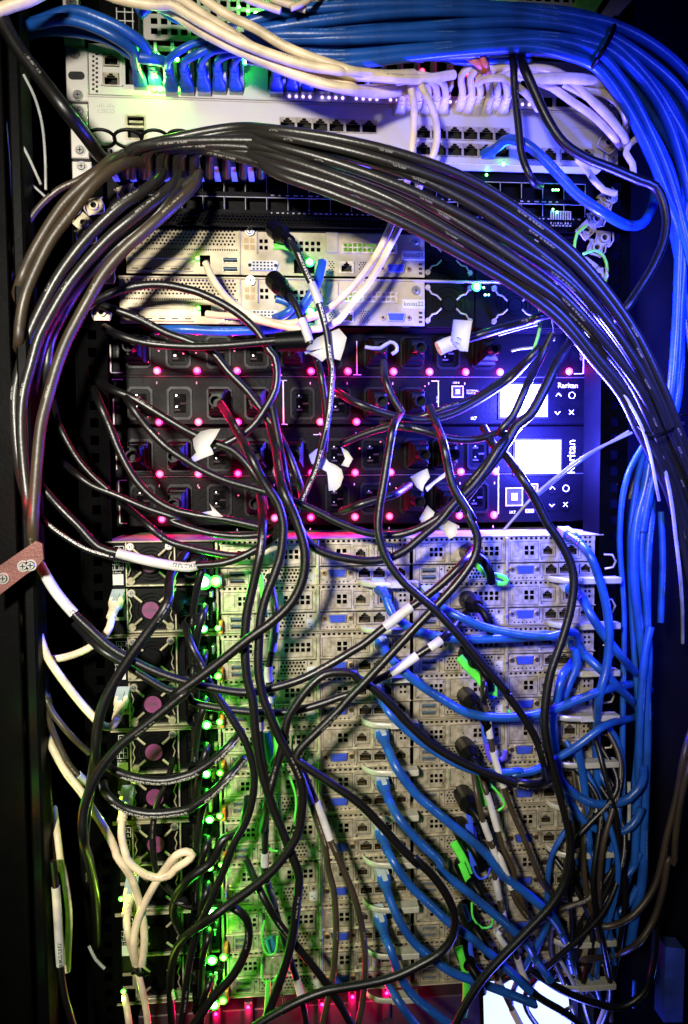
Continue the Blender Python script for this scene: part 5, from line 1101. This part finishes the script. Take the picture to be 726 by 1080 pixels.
for i, s_ in enumerate(('f4:225,470 270,540 300,600', 'f4:285,490 305,560 300,605', 'f4:330,350 345,400 350,440', 'f4:335,520 365,570 385,625', 'f4:410,650 395,690 380,726', 'f4:520,560 518,620 516,660', 'f4:240,690 280,660 300,720', 'f4:420,370 435,440 445,500', 'e4:500,380 502,500 498,600')):
    cab(B if i % 2 else GR, 15, 12 + i, s_, 'short glossy %s cable end in the dark tangle at the lower right' % ('blue' if i % 2 else 'grey'), 'thin_cable', group='glossy cable ends in the lower right tangle')
cab(GB, 26, 34, 'e4:780,60@0 720,240 688,400 660,520 640,600 620,700 f4:600,190 560,260 500,320 420,350 330,340@20', 'brown cable curving in from the far right, inner one', 'copper_cable')
cab(GB, 26, 40, 'e4:800,120@0 735,300 700,440 680,580 668,690 f4:652,90 630,200 590,330 530,420 440,465@20 330,480', 'brown cable curving in from the far right, outer one', 'copper_cable')
cab(K, 30, 34, 'f4:600,360 590,500 560,600 470,660 360,640 250,600 120,520', 'black cable sagging across the lower right corner', 'power_cable')
cab(K, 30, 40, 'f3:600,570@20 f4:60,540 150,620 250,680 330,740', 'black cable crossing the glaring lowest display', 'power_cable')
for i in range(3):
    rr = random.Random(300 + i); x = 657 + i * 11
    px_ = [(690 - i * 3, 452, 20 - i), (x + 6, 500, 6), (x - 3, 560 + 10 * i, 2), (x + rr.uniform(-5, 5), 660, 0), (x + rr.uniform(-4, 8), 760, 2), (x - 4 - i, 860 + 12 * i, 6), (x - 14 - 3 * i, 960 - 10 * i, 0)]
    cab(B, 24, 0, '', 'blue cable of the loose upright bunch hanging from the right-hand tie', 'network_cable', group='loose upright blue cables at the right', px=px_)
for i in range(16):
    rr = random.Random(400 + i); x0_, y0_ = 585 + rr.uniform(-10, 60), 740 + rr.uniform(0, 160); x1_, y1_ = 560 + rr.uniform(0, 90), 1000 + rr.uniform(0, 90)
    px_ = [(x0_, y0_, 2), (x0_ + rr.uniform(0, 40), y0_ + 50, 14 + rr.uniform(0, 20)), ((x0_ + x1_) / 2 + rr.uniform(-10, 40), (y0_ + y1_) / 2, 20 + rr.uniform(0, 24)), (x1_ + rr.uniform(-30, 20), y1_ - 30, 16), (x1_, y1_ + 10, 4)]
    cab((B, K, GB, K)[i % 4], 22, 0, '', ('blue', 'black', 'brown', 'black')[i % 4] + ' cable in the dark tangle right of the lower servers', ('network_cable', 'power_cable', 'copper_cable', 'power_cable')[i % 4], group='tangled cables at the lower right', px=px_)
# --- sleeved leads with plugs and coloured pull tabs at the right-hand nodes
S1 = 'thin brown white-sleeved lead at the right-hand servers, %s'
cab(GB, 22, 44, 'd3:525,580@20 545,640 e3:545,40 560,120 572,210 588,290 620,400 655,500 700,600 f4:135,110 165,180 205,225@20', S1 % 'nearest the centre at its top', 'power_cable', sleeves=('e3:553,150 576,212', 'e3:575,268 622,402'))
cab(GB, 22, 48, 'e3:530,330@30 548,400 565,450 590,540 622,640 660,720 f4:60,160 100,280 140,350@20', S1 % 'its long sleeve lowest of the middle pair', 'power_cable', sleeves=('e3:562,438 600,575',))
cab(GB, 22, 52, 'e3:500,300@30 520,420 545,530 570,600 600,680 f3:600,80 640,180 670,260 f4:110,320', S1 % 'ending in the long tilted sleeve', 'power_cable', sleeves=('e3:545,530 566,595', 'e3:586,645 f3:648,195'))
cab(GB, 22, 36, 'f3:560,0@30 580,120 600,220 625,320 660,420@40 690,520 726,610 f4:140,660', S1 % 'low, crossing the top of the glaring display', 'power_cable', sleeves=('f3:590,180 606,250', 'f3:612,300 640,350', 'f3:655,480 715,590'))
cab(GB, 22, 30, 'f3:560,440@20 590,530 622,600 655,670 690,740', S1 % 'lowest, over the white display', 'power_cable', sleeves=('f3:595,545 625,610', 'f3:652,662 685,730'))
cab(GB, 20, 26, 'f3:620,360 600,380 625,420 650,455', S1 % 'a short curl above the display', 'power_cable', sleeves=('f3:608,375 640,430',))
cab(K, 22, 60, 'd3:540,640@20 548,726 e3:552,0 556,60', 'short thin black lead dropping from the fourth dark plug', 'power_cable')
TAB = 'plug with its %s'
for i, (a, tpath, m, tn) in enumerate((('d3:490,155', 'd3:510,195 545,230 580,265 620,275 635,262 610,245 560,240', greentab, 'bright green pull loop'), ('d3:488,338', 'd3:515,370 545,420 575,470 620,482', purpletab, 'purple pull tab'),
        ('d3:485,545', 'd3:452,555 490,600 530,640 560,690', greentab, 'slanting green pull tab'), ('e3:480,55', 'e3:560,20 580,60', bluetab, 'small blue tab below'),
        ('e3:472,245', 'e3:540,130 552,220 580,300 620,290 628,260', purpletab, 'violet ring tab'), ('e3:468,430', 'e3:525,355 545,440 555,470', greentab, 'thin green tab beside'),
        ('f3:455,-30', 'e3:480,480 505,570 520,650', bluetab, 'long blue tab'), ('f3:470,120', 'f3:430,30 470,100 500,180 540,245', greentab, 'long green tab'),
        ('f3:480,290', 'f3:470,270 500,370 495,440 520,520 540,530', bluetab, 'dark blue tab ring'), ('f3:460,420', 'f3:450,430 475,520 480,620 465,700', greentab, 'low green tab'))):
    q = tiles(a, 4)[0]; c = P(*q); rws = ('topmost', 'second', 'third', 'fourth', 'fifth', 'sixth', 'seventh', 'eighth', 'ninth', 'lowest')[i]
    t = thing('round_plug', 'black round plug in the right-hand servers, %s of its column, %s' % (rws, tn), 'plug', c, 'black round plugs in the right-hand servers')
    mb = MB(); mb.disc(0, 0, 9, -4, 20, 0, 16, 9); mb.disc(0, 0, 9, 20, 32, 0, 16, 5.5); mb.tube([(0, 30, 0), (4, 38, -4), (9, 40, -14), (12, 34, -24)], 4, 0, 10); sub('plug_body', mb, blackp, t)
    W_ = [P(*p) for p in spline(tiles(tpath, 30), 4)]; mb = MB(); mb.tube(W_, 1, 0, 8, flat=((4.0, 1.1) if m is greentab and i != 0 else (2.4, 1.0))); part('pull_tab', mb, m, t)
for s_, m, w, l in (('e3:575,130 610,140 650,125 640,105', greentab, 10, 'bright green loop beside the white sleeves, upper one'), ('e3:600,490 625,470 600,420 570,390', greentab, 10, 'green loop between the white sleeves, lower one'), ('f3:500,260 505,320 540,358 575,350 580,320', greentab, 9, 'thin green ring at the end of the long green tab'),
                    ('f3:500,60 505,130 530,170 560,160 570,130', bluetab, 9, 'thin blue ring beside the tilted white sleeve'), ('d3:560,640 585,700 e3:575,10', greentab, 40, 'wide bright green tab pointing down over the third server'),
                    ('e3:545,140 550,190 560,230', bluetab, 24, 'blue tab end behind the white sleeve'), ('e3:490,540 500,620 510,700', bluetab, 34, 'wide blue tab crossing behind the sloping blue cable'), ('f3:460,110 500,200 540,250', greentab, 30, 'wide green tab narrowing to the left of the lower sleeves'),
                    ('f3:455,440 478,540 480,640', greentab, 26, 'wide green tab at the bottom above the display')):
    strap(s_, w, .9, m, l, 'pull_tab', 'pull tab', 34)
# green lit tabs and loops of the left-hand nodes
gl = ['d2:345,240 355,330 365,400', 'd2:300,290 285,380 275,470', 'd2:410,460 405,500', 'e2:395,60 405,120 420,190', 'e2:350,190 352,260 370,330 400,290 405,200', 'e2:430,310 460,370 480,440 475,520 450,610', 'e2:405,420 425,520 445,620', 'e2:375,560 370,610 385,640 410,645', 'e2:470,200 465,250 480,290', 'f2:360,330 350,400 370,460 400,455 410,390', 'f2:350,500 355,560 385,570 410,540', 'f2:375,560 370,640 365,700', 'f2:385,620 400,590 430,620 435,690', 'e2:400,690 425,660']
for i, s_ in enumerate(gl):
    strap(s_, 9 if i not in (0, 4, 11) else 20, .8, greentab, 'green pull loop among the black leads of the left-hand nodes', 'pull_tab', 'pull tab', 30 + (i * 7) % 22, 'green pull loops among the black leads')
for s_, l in (('e2:362,190 385,300', 'upper'), ('f2:375,395 395,450', 'lower')):
    strap(s_, 40, 3, mat('teal_plastic' + l, (.02, .2, .25), .4), 'teal plug body between the thick middle leads, %s one' % l, 'teal_plug', 'plug', 24)
# --- cream cables at the lower left, plugged into the management jacks
def wpl(p): return rj_plug(WB, None, 1.15)
cab(WB, 28, 40, 'd1:428,395@28 420,440@44 395,478 340,520 260,552 195,562 145,550@30', 'cream cable from the topmost management jack bending left', 'network_cable', plug=rj_plug(WB, (0, 1, -.5)))
cab(WB, 30, 50, 'e1:448,130@28 432,165@46 400,170@54 340,115 d1:240,640 185,555 148,455 130,400@40', 'cream cable from the second management jack rising to the left edge', 'network_cable', plug=rj_plug(WB, (0, 1, -.5)))
cab(WB, 30, 46, 'e1:160,150@20 200,240 260,350 310,415 350,480 400,560 440,640 f1:445,80 500,160 530,240 552,340 555,420 545,500', 'long cream cable running down the lower left to the black band', 'network_cable')
cab(WB, 30, 52, 'e1:468,520@28 465,590@44 480,655 f1:485,95 530,140 590,166 650,158 f2:20,132 62,106 86,80 62,66 22,80 f1:640,122 590,195 540,290 515,370 512,440 528,515@40', 'cream cable from the third management jack making a big loop', 'network_cable', plug=rj_plug(WB, (0, 1, -.5)))
cab(WB, 28, 36, 'f1:488,300@28 490,370@40 505,440 525,515@36', 'cream cable from the fourth management jack going down to the band', 'network_cable', plug=rj_plug(WB, (0, 1, -.5)))
cab(WB, 26, 40, 'f1:528,515 540,570 555,640 568,750', 'cream cable below the black band at the lower left', 'network_cable')
cab(WB, 26, 44, 'e1:205,480@20 222,600 240,726 f1:240,120 258,220 266,320 260,430 255,525', 'cream cable hanging along the left edge beside the long white sleeve', 'network_cable')
cab(WB, 26, 40, 'f1:480,620@20 492,690 500,760', 'cream cable stub at the bottom left', 'network_cable')
cab(WB, 14, 40, 'f1:268,660 278,700 290,750', 'thin cream cable end at the very bottom left', 'network_cable')
cab(GR, 12, 20, 'f1:340,430 365,480 400,515', 'short grey wire in the dark lower left', 'thin_wire', 'wire')
cab(WB, 14, 10, 'f1:650,530 658,580 668,632', 'thin cream wire in the dark below the lowest fan', 'thin_wire', 'wire')
tie([(518 / 3.63, 880 + 520 / 3.63, 44), (530 / 3.63, 880 + 540 / 3.63, 58), (562 / 3.63, 880 + 532 / 3.63, 46)], 4.5, 'black band holding the cream cables together at the lower left')
# --- black plugs in the power supplies
for k in range(5):
    for r_ in (0, 1):
        z = -88.9 * k - 43.3 * r_ - 22
        t = thing('power_plug', 'black plug in the %s power supply of the %s server from the top' % (('upper', 'lower')[r_], ORD[k]), 'plug', (81.5, -2, z), 'black plugs in the server power supplies')
        sub('plug_body', iec_mesh(34), [blackp, pduf], t)
        cab(K, 28, 0, '', 'short black lead under the %s power supply plug of the %s server from the top' % (('upper', 'lower')[r_], ORD[k]), 'power_cable', group='short leads of the power supply plugs',
            px=[(0, 0, 0)] and [(215 + k * 1.5 + r_, 590 + (k * 2 + r_) * 49, 36), (214 + k * 1.5, 598 + (k * 2 + r_) * 49, 46), (209 + k * 1.5, 616 + (k * 2 + r_) * 48.5, 44), (204 + k * 2, 650 + (k * 2 + r_) * 48.5, 34), (203 + k * 2, 700 + (k * 2 + r_) * 48, 26)])
# --- white flag labels on the leads
def flag(poly, label, d=44, bend=6, lines_=3):
    p = tiles(poly, d); cx = sum(a[0] for a in p) / len(p); xs = [a[0] for a in p]; wd = max(xs) - min(xs)
    pts = [P(a[0], a[1], d + bend * ((a[0] - cx) / wd) ** 2 * 4) for a in p]; c = P(cx, sum(a[1] for a in p) / len(p), d)
    n = len(pts); mb = MB(); base = [c] + pts; back = [(x, dd - .5, z) for x, dd, z in base]
    mb.add(base + back, [(0, i, i % n + 1) for i in range(1, n + 1)] + [(n + 1, n + 1 + i % n + 1, n + 1 + i) for i in range(1, n + 1)] + [(i, i % n + 1, n + 2 + i % n, n + 1 + i) for i in range(1, n + 1)], 0, True)
    o0 = Vector((c[0], -c[1], c[2])) * .001; o = obj('paper_label', mb.mesh('paper_label', white, o0), None, o0); tag(o, label, 'label', None)
    return o
flag('c2:115,345 150,336 190,335 172,368 150,400 160,415 165,432 128,446 90,462 80,445 98,425 88,400 85,375', 'white paper flag on a lead at the left of the third outlet row')
flag('c2:400,455 430,480 462,510 458,550 448,585 425,568 408,540 390,500', 'white diamond shaped paper flag left of centre between the outlet rows')
flag('c2:530,435 555,415 578,402 590,440 606,462 630,472 655,490 662,520 650,555 635,570 606,572 603,530 598,500 560,478 540,468', 'big folded white paper flag hanging in the centre of the power units')
flag('b2:520,680 560,640 600,622 645,604 675,638 665,680 650,726 c2:600,60 580,78 555,60 512,40 517,50', 'large white paper label in the first outlet row, above the big folded flag', 50)
flag('b3:430,570 470,572 502,576 495,620 485,692 455,690 440,675 418,652 425,610', 'white printed paper flag upright on the glossy lead below the appliance fan', 56)
p = W3('b3:372,682 400,668 440,655', 46); mb = MB(); mb.tube(p, 6.4, 0, 14); o0 = Vector((p[0][0], -p[0][1], p[0][2])) * .001
t = tag(obj('label_roll', mb.mesh('label_roll', white, o0), None, o0), 'white rolled label sleeve at the foot of the upright paper flag', 'label')
flag('c3:265,520 298,500 330,487 340,520 318,550 312,575 290,560', 'curled white paper tag over a plug in the third outlet row')
flag('c3:322,560 360,530 402,498 398,520 360,545 330,575', 'pale translucent paper strip behind the curled tag', 36)
flag('c3:300,680 330,628 358,655 345,690 318,712', 'small white paper tag at the bottom edge of the lower power unit, left one')
flag('d3:375,60 402,28 446,50 442,90 415,104 395,82', 'white printed paper tag over the top plate of the topmost server', 60)
flag('c2:120,655 160,648 148,620 178,650 203,672 165,670', 'small crumpled white paper bit in the fourth outlet row')
flag('c3:0,405 25,420 45,450 28,482 0,475 15,450', 'pinkish curl of paper beside the big folded flag', 40)
for pos, l in (('b3:452,668', None),):
    q = W3(pos, 61)[0]; text(False, 'printed_text', '1:1', q[0], q[2], q[1], 6, inkb, None, 1.3)
    o = [x for x in COL.objects if x.name.startswith('printed_text')][-1]; tag(o, 'small black printing on the upright white paper flag', 'print')
